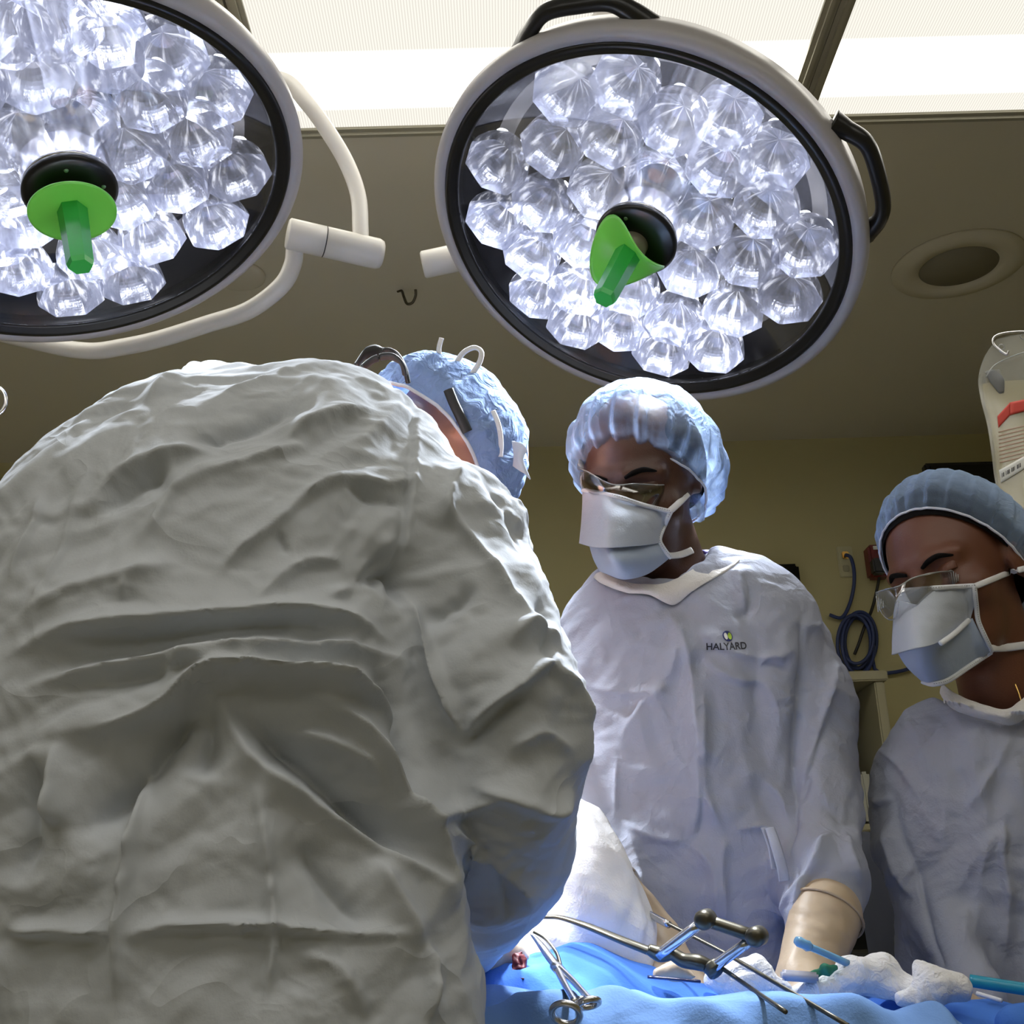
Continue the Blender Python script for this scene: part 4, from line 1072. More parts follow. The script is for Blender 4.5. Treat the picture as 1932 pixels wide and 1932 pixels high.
# glasses
def glasses(root, lens_rows, top_line, temples, hinge, bottom_line=None):
    fr = link('glasses', tube_me(top_line, .0009, 8, 8), MT['clear_edge'], root)
    link('lens', grid_me(spline_grid(lens_rows, 16, 32), thick=.0016), MT['clear'], fr)
    if bottom_line: link('lens_edge', tube_me(bottom_line, .0007, 8, 8), MT['clear_edge'], fr)
    for tdef in temples: link('temple', strip_me(tdef[0], tdef[1], .002, 8, (.5, -1, 0)), MT['clear_edge'], fr)
    for h_ in hinge:
        for k in range(4):
            link('hinge', tube_me([h_ + np.array([.0022 * k - .003, -.001 * k, .010 - .0022 * k]), h_ + np.array([.0018 * k - .003, -.001 * k, -.009 + .0012 * k])], .0007, 6, 2), MT['clear_edge'], fr)
glasses(man, [[P(1097, 890, 1.40), P(1112, 893, 1.372), P(1140, 908, 1.348), P(1162, 916, 1.342), P(1200, 914, 1.348), P(1240, 916, 1.366), P(1268, 914, 1.395)],
              [P(1096, 905, 1.40), P(1112, 912, 1.370), P(1138, 922, 1.344), P(1162, 924, 1.341), P(1200, 932, 1.345), P(1238, 934, 1.364), P(1264, 930, 1.395)],
              [P(1102, 922, 1.40), P(1118, 935, 1.368), P(1140, 938, 1.346), P(1164, 932, 1.342), P(1200, 950, 1.348), P(1232, 954, 1.368), P(1254, 944, 1.392)]],
        [P(1094, 884, 1.405), P(1112, 892, 1.372), P(1140, 908, 1.347), P(1162, 915, 1.341), P(1200, 913, 1.347), P(1240, 915, 1.365), P(1268, 914, 1.392)],
        [([P(1266, 922, 1.395), P(1282, 914, 1.41), P(1296, 905, 1.435)], .010, 0), ([P(1096, 880, 1.40), P(1098, 868, 1.43), P(1102, 860, 1.47)], .010, 0)],
        [P(1264, 928, 1.388)])

# his gown
g2p = []
def gp(lst, a, b, sy=1.0, k=.04):
    (ca_, ra), (cb2, rb) = PR(*a), PR(*b); lst.append((ca_, cb2, ra, rb, sy, k))
gp(g2p, (1190, 1200, 1.53, 62), (1440, 1172, 1.53, 60), .95, .03)
gp(g2p, (1200, 1215, 1.52, 75), (1430, 1190, 1.52, 85), .95, .04)
gp(g2p, (1250, 1250, 1.50, 175), (1350, 1250, 1.50, 170), .66, .05)
gp(g2p, (1300, 1250, 1.50, 205), (1300, 1560, 1.50, 200), .60, .07)
gp(g2p, (1300, 1560, 1.50, 200), (1330, 2000, 1.52, 235), .62, .07)
gp(g2p, (1408, 1122, 1.55, 38), (1450, 1140, 1.53, 44), 1, .02)
NT = len(g2p)
gp(g2p, (1450, 1190, 1.53, 92), (1528, 1330, 1.50, 80), 1, .03)
gp(g2p, (1528, 1330, 1.50, 80), (1548, 1520, 1.46, 74), 1, .03)
gp(g2p, (1548, 1520, 1.46, 74), (1550, 1660, 1.40, 78), 1, .03)
gp(g2p, (1550, 1660, 1.40, 78), (1548, 1770, 1.36, 62), 1, .03)
gp(g2p, (1150, 1200, 1.53, 90), (1085, 1330, 1.52, 80), 1, .04)
gp(g2p, (1085, 1330, 1.52, 80), (1110, 1480, 1.48, 64), 1, .04)
gp(g2p, (1110, 1480, 1.48, 64), (1222, 1735, 1.41, 40), 1, .04)
def gown_sdf(pr, nt, k=.010, skirt=.75, split=None, neck=None):
    def f(p):
        d = None
        for (a, b, ra, rb, sy, kk) in pr[:nt]:
            q = cone(p, a, b, ra, rb, sy); d = q if d is None else smin(d, q, kk)
        groups = split or [(nt, len(pr))]
        for (i0, i1) in groups:
            e = None
            for (a, b, ra, rb, sy, kk) in pr[i0:i1]:
                q = cone(p, a, b, ra, rb, sy); e = q if e is None else smin(e, q, kk)
            d = smin(d, e, k)
        if neck is not None: d = -smin(-d, cone(p, neck[0], neck[0] + np.array([0, .03, .25]), neck[1], neck[1] + .02, 1.0), .008)
        return d
    return f
MF = [
    ([(1095, 1290), (1150, 1305), (1210, 1308), (1265, 1295)], 8, .005, .5), ([(1265, 1295), (1210, 1330), (1170, 1400)], 10, .006, .4),
    ([(1100, 1320), (1160, 1335), (1240, 1325)], 12, -.003, 0), ([(1262, 1150), (1275, 1210), (1260, 1290)], 8, .005, .3),
    ([(1270, 1150), (1285, 1200), (1300, 1270), (1310, 1400), (1315, 1530), (1300, 1590)], 12, .009, .4),
    ([(1330, 1280), (1325, 1400), (1330, 1500), (1370, 1580)], 12, .008, -.4), ([(1318, 1400), (1325, 1520), (1320, 1590)], 10, -.008, 0),
    ([(1320, 1180), (1350, 1220), (1420, 1240), (1470, 1240), (1505, 1215)], 8, .005, .5), ([(1320, 1215), (1350, 1265), (1400, 1285), (1440, 1290), (1465, 1350), (1460, 1400)], 10, .006, .5),
    ([(1385, 1070), (1395, 1110), (1410, 1150)], 10, .008, .4), ([(1400, 1075), (1415, 1120), (1412, 1155), (1380, 1165)], 10, -.006, 0),
    ([(1510, 1120), (1515, 1250), (1500, 1400), (1495, 1550), (1480, 1640)], 7, -.012, 0),
    ([(1590, 1220), (1560, 1330), (1530, 1430), (1515, 1470)], 10, .009, .4), ([(1570, 1330), (1545, 1400), (1520, 1480), (1500, 1520)], 12, -.008, 0),
    ([(1590, 1560), (1550, 1590), (1530, 1640), (1490, 1700), (1470, 1740)], 10, .010, .4), ([(1592, 1560), (1600, 1610), (1630, 1680)], 10, .007, .3),
    ([(1535, 1500), (1590, 1545), (1620, 1560)], 14, -.006, 0), ([(1520, 1650), (1510, 1700), (1500, 1740)], 10, .008, .4), ([(1540, 1630), (1520, 1700), (1525, 1740)], 9, -.006, 0),
    ([(1080, 1360), (1060, 1450)], 12, .006, 0), ([(1170, 1550), (1230, 1580), (1300, 1590)], 9, .006, .5), ([(1180, 1560), (1200, 1620), (1215, 1700)], 12, .006, 0),
    ([(1300, 1590), (1340, 1640), (1350, 1750)], 9, .007, .3), ([(1370, 1580), (1360, 1640), (1375, 1760)], 10, .006, -.3), ([(1375, 1570), (1440, 1560), (1460, 1590)], 8, .005, .4),
    ([(1165, 1420), (1160, 1550)], 7, .004, 0), ([(1440, 1470), (1475, 1510), (1490, 1560)], 6, .004, .4), ([(1145, 1140), (1200, 1130), (1250, 1140)], 8, .004, .3),
    ([(1505, 1180), (1560, 1180)], 9, .003, 0), ([(1430, 1260), (1450, 1240), (1480, 1250)], 6, .004, .4),
]
gown2 = gown_mesh(gown_sdf(g2p, NT, .012, split=[(NT, NT + 4), (NT + 4, NT + 7)], neck=(P(1243, 1058, 1.485), .066)), (-.06, 1.24, .9), (.62, 1.76, 1.72), .010, 2, MF, [(10, .0050, 13, (1.4, 1.2, .5)), (20, .0040, 14, (1, 1, .8), .6), (40, .0018, 15, (1, 1, 1))], gain=1.5)
g2 = link('gown', gown2, MT['gown'], man)
def collar_band(rows, parent):
    """ribbed knit neckband: inner, middle and outer edge lines of the band"""
    sn = make_snap([parent]); G = spline_grid(rows, 10, 80)
    for j_ in range(G.shape[0]):
        for i_ in range(G.shape[1]):
            q = G[j_, i_]; v = j_ / (G.shape[0] - 1); h_ = sn(*project(q), .004, q[1])
            w_ = v ** 1.5; G[j_, i_] = q * (1 - w_) + h_ * w_
    me = grid_me(G, thick=.0035); me = subdiv(me, 1); V, N = get_vn(me)
    set_v(me, V + N * (.0012 * (vnoise(V * 90, 4) - .5))[:, None]); return link('collar', me, MT['knit'], parent)
inn = [(1136, 1077, 1.44), (1155, 1087, 1.428), (1185, 1098, 1.416), (1222, 1101, 1.408), (1258, 1098, 1.408), (1298, 1078, 1.418), (1335, 1054, 1.45), (1358, 1044, 1.49), (1366, 1044, 1.53)]
mid = [(1124, 1082, 1.43), (1146, 1096, 1.412), (1184, 1110, 1.398), (1222, 1114, 1.390), (1264, 1120, 1.390), (1304, 1098, 1.402), (1342, 1072, 1.43), (1374, 1052, 1.48), (1382, 1048, 1.53)]
out_ = [(1118, 1090, 1.42), (1142, 1106, 1.402), (1182, 1119, 1.388), (1226, 1124, 1.380), (1270, 1143, 1.380), (1308, 1116, 1.392), (1350, 1088, 1.42), (1384, 1064, 1.47), (1394, 1054, 1.53)]
collar_band([[P(*q) for q in r_] for r_ in (inn, mid, out_)], g2)
# waist ties
link('waist_tie', strip_me([P(1452, 1562, 1.375), P(1462, 1590, 1.365), P(1475, 1635, 1.36), P(1480, 1662, 1.362)], .012, .0015, 8, (0, -1, 0)), MT['gown'], g2)
link('waist_tie', strip_me([P(1442, 1562, 1.38), P(1456, 1600, 1.37), P(1462, 1640, 1.368)], .010, .0015, 8, (.4, -1, 0)), MT['gown'], g2)

def decal(target_me, px, py, Y0, kind, m, size, parent, name, rot=0.0, text=None):
    """printed mark lying on the gown surface at a picture point"""
    bvh = BVHTree.FromPolygons([v.co for v in target_me.vertices], [p.vertices for p in target_me.polygons])
    def hit(p):
        d = Vector(V3(p)) - Vector(V3(CAM)); h = bvh.ray_cast(V3(CAM), d.normalized()); return h
    if kind == 'text':
        cu = bpy.data.curves.new('t', 'FONT'); cu.body = text; cu.size = size; cu.align_x = 'CENTER'; cu.offset = size * .02
        ob = bpy.data.objects.new('t', cu); COL.objects.link(ob); dg = bpy.context.evaluated_depsgraph_get()
        me = bpy.data.meshes.new_from_object(ob.evaluated_get(dg)); bpy.data.objects.remove(ob)
        bm = bmesh.new(); bm.from_mesh(me)
    else:
        bm = bmesh.new(); bmesh.ops.create_circle(bm, cap_ends=True, segments=32, radius=size)
        if kind == 'drop':
            for v in bm.verts: v.co.x *= .55
    bmesh.ops.triangulate(bm, faces=bm.faces[:]); bmesh.ops.subdivide_edges(bm, edges=bm.edges[:], cuts=1)
    h0 = hit(P(px, py, Y0)); c = h0[0]; nn = h0[1]
    if nn.dot(V3(CAM) - c) < 0: nn = -nn
    x = Vector((0, 0, 1)).cross(nn).normalized(); x = (Matrix.Rotation(rot, 3, nn) @ x); y = nn.cross(x)
    for v in bm.verts:
        p = c + x * v.co.x + y * v.co.y + nn * .02
        h = bvh.ray_cast(p, -nn)
        v.co = (h[0] if h[0] is not None else c) + nn * (.0007 if kind != 'drop' else .0012)
    me = bm_me(bm); return link(name, me, m, parent, False)
bpy.context.view_layer.update()
decal(gown2, 1372, 1201, 1.38, 'disc', MT['navy'], .0068, g2, 'logo_disc')
decal(gown2, 1368.5, 1201, 1.38, 'drop', MT['paper'], .0046, g2, 'logo_drop')
decal(gown2, 1376, 1201, 1.38, 'drop', MT['lime'], .0046, g2, 'logo_drop')
decal(gown2, 1373, 1226, 1.38, 'text', MT['ink'], .0115, g2, 'gown_lettering', text='HALYARD')
hand_part(man, P(1520, 1838, 1.32), (-.35, -.35, -.55), (0, -.3, -1), MT['glove'], s=1.0, curl=.6, left=True, cuff_r=.040, cuff_len=.078)
hand_part(man, P(1235, 1775, 1.37), (.35, -.25, -.45), (0, -.3, -1), MT['glove'], curl=.5, cuff_r=.034)
legs_and_shoes(man, .25, 1.53, .95, None)

# ------------------------------------------------------------------ woman at the right edge
wom = thing('person', 'woman cut by the right edge, in blue gown, cap, clear glasses and mask, looking down', 'person', loc=np.array([.66, 1.50, 0]))
HM3 = head_matrix(1806, 1086, 1.46, 51, 14, -8, .98)
build_body(wom, HM3, MT['skin_brown'], P(1890, 1300, 1.50), (P(1800, 1440, 1.52), P(2060, 1440, 1.52)), 1.12)
eyes(wom, HM3, MT['skin_brown'], -.3); brow(wom, HM3, MT['hair'], -.006)
dome_part('hair', wom, HM3, MT['hair'], 48, .0845, .108, .103, .0235, bulge=0, tuck=.95, rough=.001, y0=.015)
cap3, ring = dome_part('bouffant_cap', wom, HM3, MT['cap'], 53, .0935, .1205, .119, .0215, bulge=.06, pleats=28, pamp=.028, droop=.10, tuck=.92, seed=8, rough=.0012, y0=.020)
edge_band(cap3, ring, MT['elastic'], .0016)
up = [[P(1703, 1116, 1.37), P(1735, 1112, 1.345), P(1770, 1110, 1.345), P(1805, 1108, 1.365), P(1838, 1106, 1.40)],
      [P(1690, 1140, 1.365), P(1725, 1148, 1.325), P(1765, 1148, 1.325), P(1805, 1140, 1.36), P(1840, 1132, 1.40)],
      [P(1686, 1180, 1.355), P(1722, 1186, 1.305), P(1760, 1186, 1.305), P(1800, 1175, 1.355), P(1832, 1162, 1.40)],
      [P(1684, 1236, 1.345), P(1720, 1226, 1.29), P(1755, 1218, 1.29), P(1795, 1198, 1.345), P(1830, 1172, 1.395)]]
low = [[P(1694, 1228, 1.345), P(1722, 1224, 1.31), P(1757, 1216, 1.305), P(1797, 1196, 1.355), P(1834, 1166, 1.402)],
       [P(1712, 1258, 1.355), P(1738, 1258, 1.325), P(1772, 1250, 1.33), P(1812, 1230, 1.375), P(1852, 1200, 1.415)],
       [P(1742, 1286, 1.39), P(1758, 1290, 1.36), P(1788, 1282, 1.365), P(1825, 1258, 1.40), P(1872, 1226, 1.43)]]
mask_part(wom, up, low, [[P(1703, 1114, 1.368), P(1770, 1109, 1.343), P(1838, 1105, 1.398)], [P(1838, 1106, 1.397), P(1842, 1140, 1.397), P(1846, 1172, 1.398), P(1860, 1204, 1.41), P(1872, 1228, 1.425)],
                         [P(1742, 1288, 1.385), P(1758, 1291, 1.357), P(1788, 1284, 1.36), P(1825, 1260, 1.395), P(1870, 1230, 1.425)], [P(1775, 1214, 1.30), P(1800, 1196, 1.34), P(1828, 1170, 1.388)]],
          [([P(1840, 1106, 1.40), P(1875, 1092, 1.415), P(1905, 1080, 1.43), P(1945, 1070, 1.47)], .0075, (.2, -1, 0)), ([P(1866, 1222, 1.425), P(1895, 1222, 1.44), P(1945, 1216, 1.48)], .010, (.2, -1, 0))])
glasses(wom, [[P(1654, 1118, 1.36), P(1672, 1112, 1.34), P(1696, 1106, 1.325), P(1722, 1092, 1.33), P(1760, 1082, 1.345), P(1800, 1078, 1.385)],
              [P(1660, 1142, 1.36), P(1676, 1134, 1.34), P(1694, 1122, 1.322), P(1722, 1118, 1.326), P(1762, 1108, 1.342), P(1802, 1098, 1.383)],
              [P(1672, 1166, 1.36), P(1684, 1160, 1.34), P(1695, 1134, 1.322), P(1730, 1142, 1.326), P(1766, 1136, 1.345), P(1804, 1112, 1.38)]],
        [P(1653, 1118, 1.362), P(1672, 1112, 1.34), P(1696, 1106, 1.324), P(1722, 1091, 1.329), P(1760, 1081, 1.344), P(1800, 1077, 1.384)],
        [([P(1800, 1086, 1.384), P(1830, 1080, 1.40), P(1875, 1072, 1.44)], .012, 0)],
        [P(1801, 1090, 1.378), P(1660, 1140, 1.352)], [P(1653, 1120, 1.362), P(1660, 1150, 1.362), P(1675, 1168, 1.36), P(1690, 1165, 1.34), P(1696, 1135, 1.322)])
tube = [P(1700 - 6, 1000 - 8, 1.40), P(1702, 990, 1.40), P(1712, 982, 1.41)]
link('necklace', tube_me([P(1915, 1290, 1.44), P(1922, 1308, 1.435), P(1928, 1325, 1.43), P(1940, 1340, 1.425)], .0011, 6, 6), MT['gold'], wom)
g3p = []
gp(g3p, (1790, 1430, 1.53, 82), (2060, 1420, 1.53, 82), .95, .04)
gp(g3p, (1850, 1400, 1.53, 50), (1990, 1400, 1.53, 60), 1, .04)
gp(g3p, (1900, 1530, 1.50, 180), (1960, 1530, 1.50, 180), .62, .06)
gp(g3p, (1905, 1560, 1.50, 215), (1925, 2000, 1.52, 225), .60, .07)
NT3 = len(g3p)
gp(g3p, (1732, 1475, 1.53, 85), (1715, 1600, 1.50, 60), 1, .03)
gp(g3p, (1715, 1600, 1.50, 60), (1765, 1720, 1.47, 54), 1, .03)
gp(g3p, (1765, 1720, 1.47, 54), (1850, 1900, 1.38, 56), 1, .03)
gp(g3p, (2085, 1470, 1.53, 85), (2130, 1640, 1.50, 70), 1, .04)
gp(g3p, (2130, 1640, 1.50, 70), (2010, 1880, 1.36, 58), 1, .04)
WF = [
    ([(1640, 1400), (1700, 1450), (1740, 1520)], 8, .004, .4), ([(1690, 1490), (1720, 1420), (1790, 1350)], 5, -.004, 0),
    ([(1912, 1380), (1880, 1440), (1850, 1490), (1810, 1540)], 7, .005, .4), ([(1905, 1500), (1890, 1600), (1900, 1700), (1890, 1850)], 10, .008, .4),
    ([(1870, 1560), (1850, 1650), (1830, 1780)], 16, .007, .3), ([(1900, 1560), (1850, 1600), (1800, 1700)], 12, .005, .3),
    ([(1690, 1480), (1695, 1560), (1730, 1650), (1760, 1780), (1790, 1840)], 9, -.008, 0), ([(1640, 1520), (1690, 1505)], 6, .005, .5),
    ([(1660, 1560), (1690, 1640), (1720, 1700)], 10, .006, .3), ([(1700, 1690), (1720, 1640), (1740, 1730)], 8, .005, 0),
    ([(1820, 1700), (1815, 1800)], 8, .004, 0),
]
gown3 = gown_mesh(gown_sdf(g3p, NT3, .012, split=[(NT3, NT3 + 3), (NT3 + 3, NT3 + 5)], neck=(P(1872, 1290, 1.495), .068)), (.38, 1.20, .85), (1.03, 1.76, 1.56), .010, 2, WF, [(10, .0050, 23, (1.4, 1.2, .5)), (20, .0040, 24, (1, 1, .8), .6), (40, .0018, 25, (1, 1, 1))], gain=1.5)
g3 = link('gown', gown3, MT['gown'], wom)
collar_band([[P(*q) for q in r_] for r_ in (
    [(1778, 1288, 1.47), (1792, 1300, 1.44), (1822, 1316, 1.425), (1862, 1330, 1.415), (1898, 1336, 1.41), (1925, 1320, 1.415), (1960, 1290, 1.45), (1985, 1270, 1.50)],
    [(1774, 1296, 1.46), (1792, 1320, 1.42), (1826, 1336, 1.40), (1868, 1348, 1.392), (1902, 1352, 1.388), (1932, 1336, 1.395), (1970, 1304, 1.43), (1996, 1280, 1.50)],
    [(1772, 1308, 1.455), (1794, 1336, 1.41), (1830, 1352, 1.388), (1872, 1362, 1.380), (1908, 1370, 1.376), (1940, 1352, 1.385), (1980, 1318, 1.42), (2006, 1290, 1.50)])], g3)
hand_part(wom, P(1890, 2010, 1.33), (.1, -.5, -.4), (0, -.3, -1), MT['glove'], curl=.5, cuff_r=.034)
legs_and_shoes(wom, .68, 1.53, .95, None)

# ------------------------------------------------------------------ operating table and its drapes
t = thing('operating_table', 'operating table under blue drapes, between the surgeon and the standing pair', 'operating table', loc=np.array([.75, 1.17, 0]))
link('table_base', join_me([box_me((.75, 1.17, .05), (.9, .34, .1), None, .02), box_me((.75, 1.17, .45), (.28, .2, .7), None, .02)]), MT['steel'], t)
link('table_top', box_me((.80, 1.15, .80), (1.28, .30, .08), None, .02), MT['blackr'], t)
def drape_me(crest, fd, fdrop, bd, bdrop, sag=.0, seed=1, amp=.004, nu=30, prof=2.2, thick=.0012, round_=.03):
    """sheet laid over a ridge: the crest is seen from the room, the front falls, the back slopes away"""
    path = catmull([P(*c) for c in crest], nu // 3 + 2); rows = []
    ss = np.concatenate([np.linspace(-1, 0, 26)[:-1], np.linspace(0, 1, 26)])
    for s in ss:
        row = []
        for i, p in enumerate(path):
            if s < 0: dy = -fd * (1 - (1 - abs(s)) ** 1.6); dz = -fdrop * abs(s) ** prof - round_ * abs(s) * .3
            else: dy = bd * s; dz = -bdrop * s ** 1.4
            row.append(p + np.array([0, dy, dz]))
        rows.append(row)
    G = np.array(rows); sh = G.shape; V = G.reshape(-1, 3)
    V[:, 2] += amp * 2.2 * crumple(V, 7, seed, stretch=(1, 1.4, .7)) + amp * crumple(V, 17, seed + 5)
    V[:, 1] += amp * 1.5 * crumple(V, 11, seed + 9, stretch=(1.5, 1, .4))
    return subdiv(grid_me(V.reshape(sh), thick=thick), 1)
tag(link('surgical_drape', drape_me([(850, 1842, 1.265), (905, 1832, 1.27), (960, 1812, 1.29), (1050, 1797, 1.30), (1130, 1799, 1.30), (1210, 1822, 1.31), (1300, 1848, 1.31), (1420, 1868, 1.31), (1600, 1880, 1.31), (1760, 1884, 1.31), (1932, 1890, 1.31), (2150, 1880, 1.31)], .12, .09, .12, .10, seed=3, amp=.006), MT['drape']),
    'deep blue surgical drape forming the rear ridge behind the clamp', 'drape')
tag(link('surgical_drape', drape_me([(860, 1916, 1.12), (905, 1912, 1.12), (1000, 1898, 1.12), (1075, 1880, 1.12), (1150, 1869, 1.12), (1300, 1873, 1.12), (1450, 1872, 1.12), (1600, 1876, 1.12), (1700, 1887, 1.12), (1772, 1897, 1.12), (1800, 1935, 1.13), (1860, 1950, 1.13), (2150, 1955, 1.13)], .14, .75, .09, .06, seed=5, amp=.010), MT['drape_pale']),
    'paler blue drape rolled along the front edge of the table', 'drape')
tag(link('surgical_drape', drape_me([(860, 1850, 1.20), (905, 1853, 1.19), (950, 1856, 1.19), (1020, 1872, 1.18), (1060, 1900, 1.18)], .06, .06, .05, .04, seed=7, amp=.002), MT['drape_pale']),
    'light blue fold of drape below the blood stain, beside the surgeon', 'drape')
def blob(prims, k, cr, m, name, h=.006, lv=1, parent=None):
    pr = [(*PR(*a), *PR(*b)) for a, b in prims]
    def f(p):
        d = None
        for (a, ra, b, rb) in pr:
            q = cone(p, a, b, ra, rb); d = q if d is None else smin(d, q, k)
        return d
    al = np.array([x for (a, ra, b, rb) in pr for x in (a - ra, a + ra, b - rb, b + rb)])
    me = organic(f, al.min(0) - .02, al.max(0) + .02, h, lv, 1); V, N = get_vn(me)
    D = sum(am * crumple(V, fq, sd, stretch=st) for (fq, am, sd, st) in cr); set_v(me, V + N * D[:, None])
    return link(name, me, m, parent)
tag(blob([((1085, 1520, 1.385, 14), (1100, 1570, 1.37, 44)), ((1100, 1570, 1.37, 44), (1106, 1650, 1.34, 84)), ((1106, 1650, 1.34, 84), (1110, 1760, 1.34, 108)), ((1110, 1760, 1.34, 108), (1120, 1850, 1.34, 112)), ((1000, 1740, 1.38, 60), (1060, 1800, 1.34, 80))],
         .03, [(12, .010, 41, (1, 1, 1)), (26, .004, 42, (1, 1, 1))], MT['mound'], 'glaring_sleeve'), 'white crumpled heap standing in for a gown sleeve overexposed in the lamp beam', 'mound')  # stands in for a lamp-bleached gown sleeve
tag(blob([((1560, 1865, 1.255, 28), (1610, 1838, 1.255, 30)), ((1610, 1838, 1.255, 30), (1660, 1842, 1.26, 36)), ((1660, 1842, 1.26, 36), (1715, 1868, 1.25, 28)), ((1500, 1885, 1.25, 26), (1560, 1868, 1.25, 24))],
         .012, [(30, .004, 51, (1, 1, 1)), (80, .0018, 52, (1, 1, 1))], MT['gauze'], 'gauze_pad', .004), 'crumpled white gauze pile in front of the gloved hand, with faint red specks', 'gauze')
tag(blob([((1733, 1816, 1.245, 8), (1755, 1860, 1.235, 32)), ((1755, 1860, 1.235, 32), (1812, 1866, 1.235, 24)), ((1735, 1828, 1.245, 12), (1800, 1845, 1.24, 14)), ((1700, 1884, 1.23, 16), (1760, 1878, 1.23, 26))],
         .010, [(30, .004, 61, (1, 1, 1)), (80, .0018, 62, (1, 1, 1))], MT['gauze'], 'gauze_pad', .004), 'pointed white gauze heap at the right, beside the teal tube', 'gauze')
tag(blob([((1365, 1835, 1.26, 22), (1420, 1838, 1.26, 30)), ((1420, 1838, 1.26, 30), (1480, 1872, 1.25, 18)), ((1345, 1850, 1.26, 20), (1400, 1868, 1.25, 22))],
         .012, [(30, .003, 71, (1, 1, 1)), (80, .0015, 72, (1, 1, 1))], MT['gauze'], 'gauze_pad', .004), 'flat white gauze lying under the thin retractor rods', 'gauze')
tag(blob([((1240, 1838, 1.24, 12), (1275, 1832, 1.24, 16)), ((1275, 1832, 1.24, 16), (1305, 1842, 1.24, 9))], .01, [(40, .001, 75, (1, 1, 1))], MT['glove'], 'glove_fold', .004),
    'beige rubber glove finger showing beneath the retractor body', 'glove')
st = blob([((972, 1826, 1.245, 7), (980, 1808, 1.25, 8)), ((984, 1800, 1.255, 8), (994, 1812, 1.25, 9)), ((990, 1826, 1.245, 6), (998, 1830, 1.24, 5)), ((967, 1833, 1.24, 3), (985, 1831, 1.24, 5)), ((980, 1845, 1.225, 3), (988, 1848, 1.222, 2))], .004, [(70, .006, 81, (1, 1, 1)), (160, .003, 82, (1, 1, 1))], MT['blood'], 'blood_clot', .0018)
tag(st, 'dark red blood-soaked swab on the blue drape next to the surgeon', 'swab')
def rod(pts, r, seg=10, n=4): return tube_me([P(*p) for p in pts], r, seg, n)
# clamp
t = thing('hemostat', 'steel ring-handled clamp standing on the blue drape beside the surgeon\'s sleeve', 'clamp', loc=P(1068, 1913, 1.10))
link('jaw', tube_me([P(1003, 1762, 1.20), P(1022, 1785, 1.19), P(1040, 1810, 1.17), P(1054, 1829, 1.15)], [.0022, .0045, .0055, .005], 12, 6, flat=.6), MT['steel'], t)
link('jaw', tube_me([P(1007, 1758, 1.205), P(1030, 1772, 1.195), P(1050, 1798, 1.175), P(1058, 1826, 1.155)], [.0015, .0016, .0018, .0020], 10, 6), MT['bronze'], t)
link('box_joint', tube_me([P(1048, 1822, 1.156), P(1060, 1836, 1.146)], .006, 12, 2, flat=.7), MT['steel'], t)
link('shank', tube_me([P(1052, 1830, 1.15), P(1066, 1858, 1.10), P(1084, 1890, 1.05)], [.0036, .0030, .0030], 10, 6), MT['steel'], t)
link('shank', tube_me([P(1056, 1828, 1.15), P(1082, 1852, 1.11), P(1104, 1876, 1.07), P(1114, 1886, 1.05)], [.0036, .0028, .0030], 10, 6), MT['steel'], t)
def ring(cx, cy, Y, rx, ry, rot, tl=0):
    pts = []
    for a in np.linspace(0, 2 * math.pi, 14, endpoint=False):
        x = rx * math.cos(a); y = ry * math.sin(a); pts.append(P(cx + x * math.cos(rot) - y * math.sin(rot), cy + x * math.sin(rot) + y * math.cos(rot), Y + tl * math.sin(a)))
    return tube_me(pts, .0028, 10, 4, closed=True)
link('finger_ring', ring(1068, 1912, 1.035, 27, 19, .25, .01), MT['steel'], t)
link('finger_ring', ring(1110, 1893, 1.045, 20, 7, -.2, .008), MT['steel'], t)
link('ratchet', tube_me([P(1088, 1886, 1.055), P(1102, 1884, 1.055)], .0026, 8, 2), MT['steel'], t)
# retractor
t = thing('retractor', 'metal self-retaining retractor with two shiny posts and a dark crossbar over the table', 'retractor', loc=P(1300, 1830, 1.20))
link('arm', tube_me([P(940, 1728, 1.30), P(1027, 1730, 1.28), P(1060, 1732, 1.27), P(1110, 1748, 1.25), P(1176, 1775, 1.22), P(1240, 1800, 1.20)], [.004, .0042, .0045, .006, .007, .008], 12, 8, flat=.55), MT['bronze'], t)
link('ratchet_body', tube_me([P(1222, 1790, 1.20), P(1245, 1800, 1.20), P(1268, 1800, 1.198), P(1290, 1812, 1.195), P(1318, 1816, 1.19), P(1345, 1826, 1.19)], [.007, .011, .009, .010, .011, .008], 14, 8, flat=.7), MT['bronze'], t)
link('post', rod([(1242, 1803, 1.195), (1322, 1742, 1.17)], .0052, 16), MT['steel'], t)
link('post', rod([(1338, 1830, 1.185), (1415, 1775, 1.16)], .0052, 16), MT['steel'], t)
cbm = link('crossbar', tube_me([P(1328, 1735, 1.165), P(1424, 1767, 1.155)], .0088, 14, 3, flat=.7), MT['bronze'], t)
for (a, b, y_) in ((1330, 1735, 1.155), (1427, 1767, 1.145)):
    ax = P(a, b, y_) - CAM; ax /= np.linalg.norm(ax)
    link('knob', lathe_me([(0, -.012), (.005, -.012), (.0075, -.010), (.0092, -.006), (.0092, .010), (.007, .013), (0, .013)], 24, basis(ax + np.array([.3, 0, .1]), (0, 0, 1), P(a, b, y_))), MT['bronze'], t)
link('screw', rod([(1342, 1822, 1.185), (1352, 1834, 1.18)], .009, 14), MT['bronze'], t)
link('blade', tube_me([P(1222, 1843, 1.17), P(1280, 1848, 1.17), P(1321, 1852, 1.17)], .0052, 8, 3, flat=.3), mat('navy_blade', (.01, .02, .10), .25), t)
t2 = thing('retractor_rod', 'long thin dark rod crossing in front of the standing man down to the drape', 'rod', loc=P(1400, 1819, 1.2))
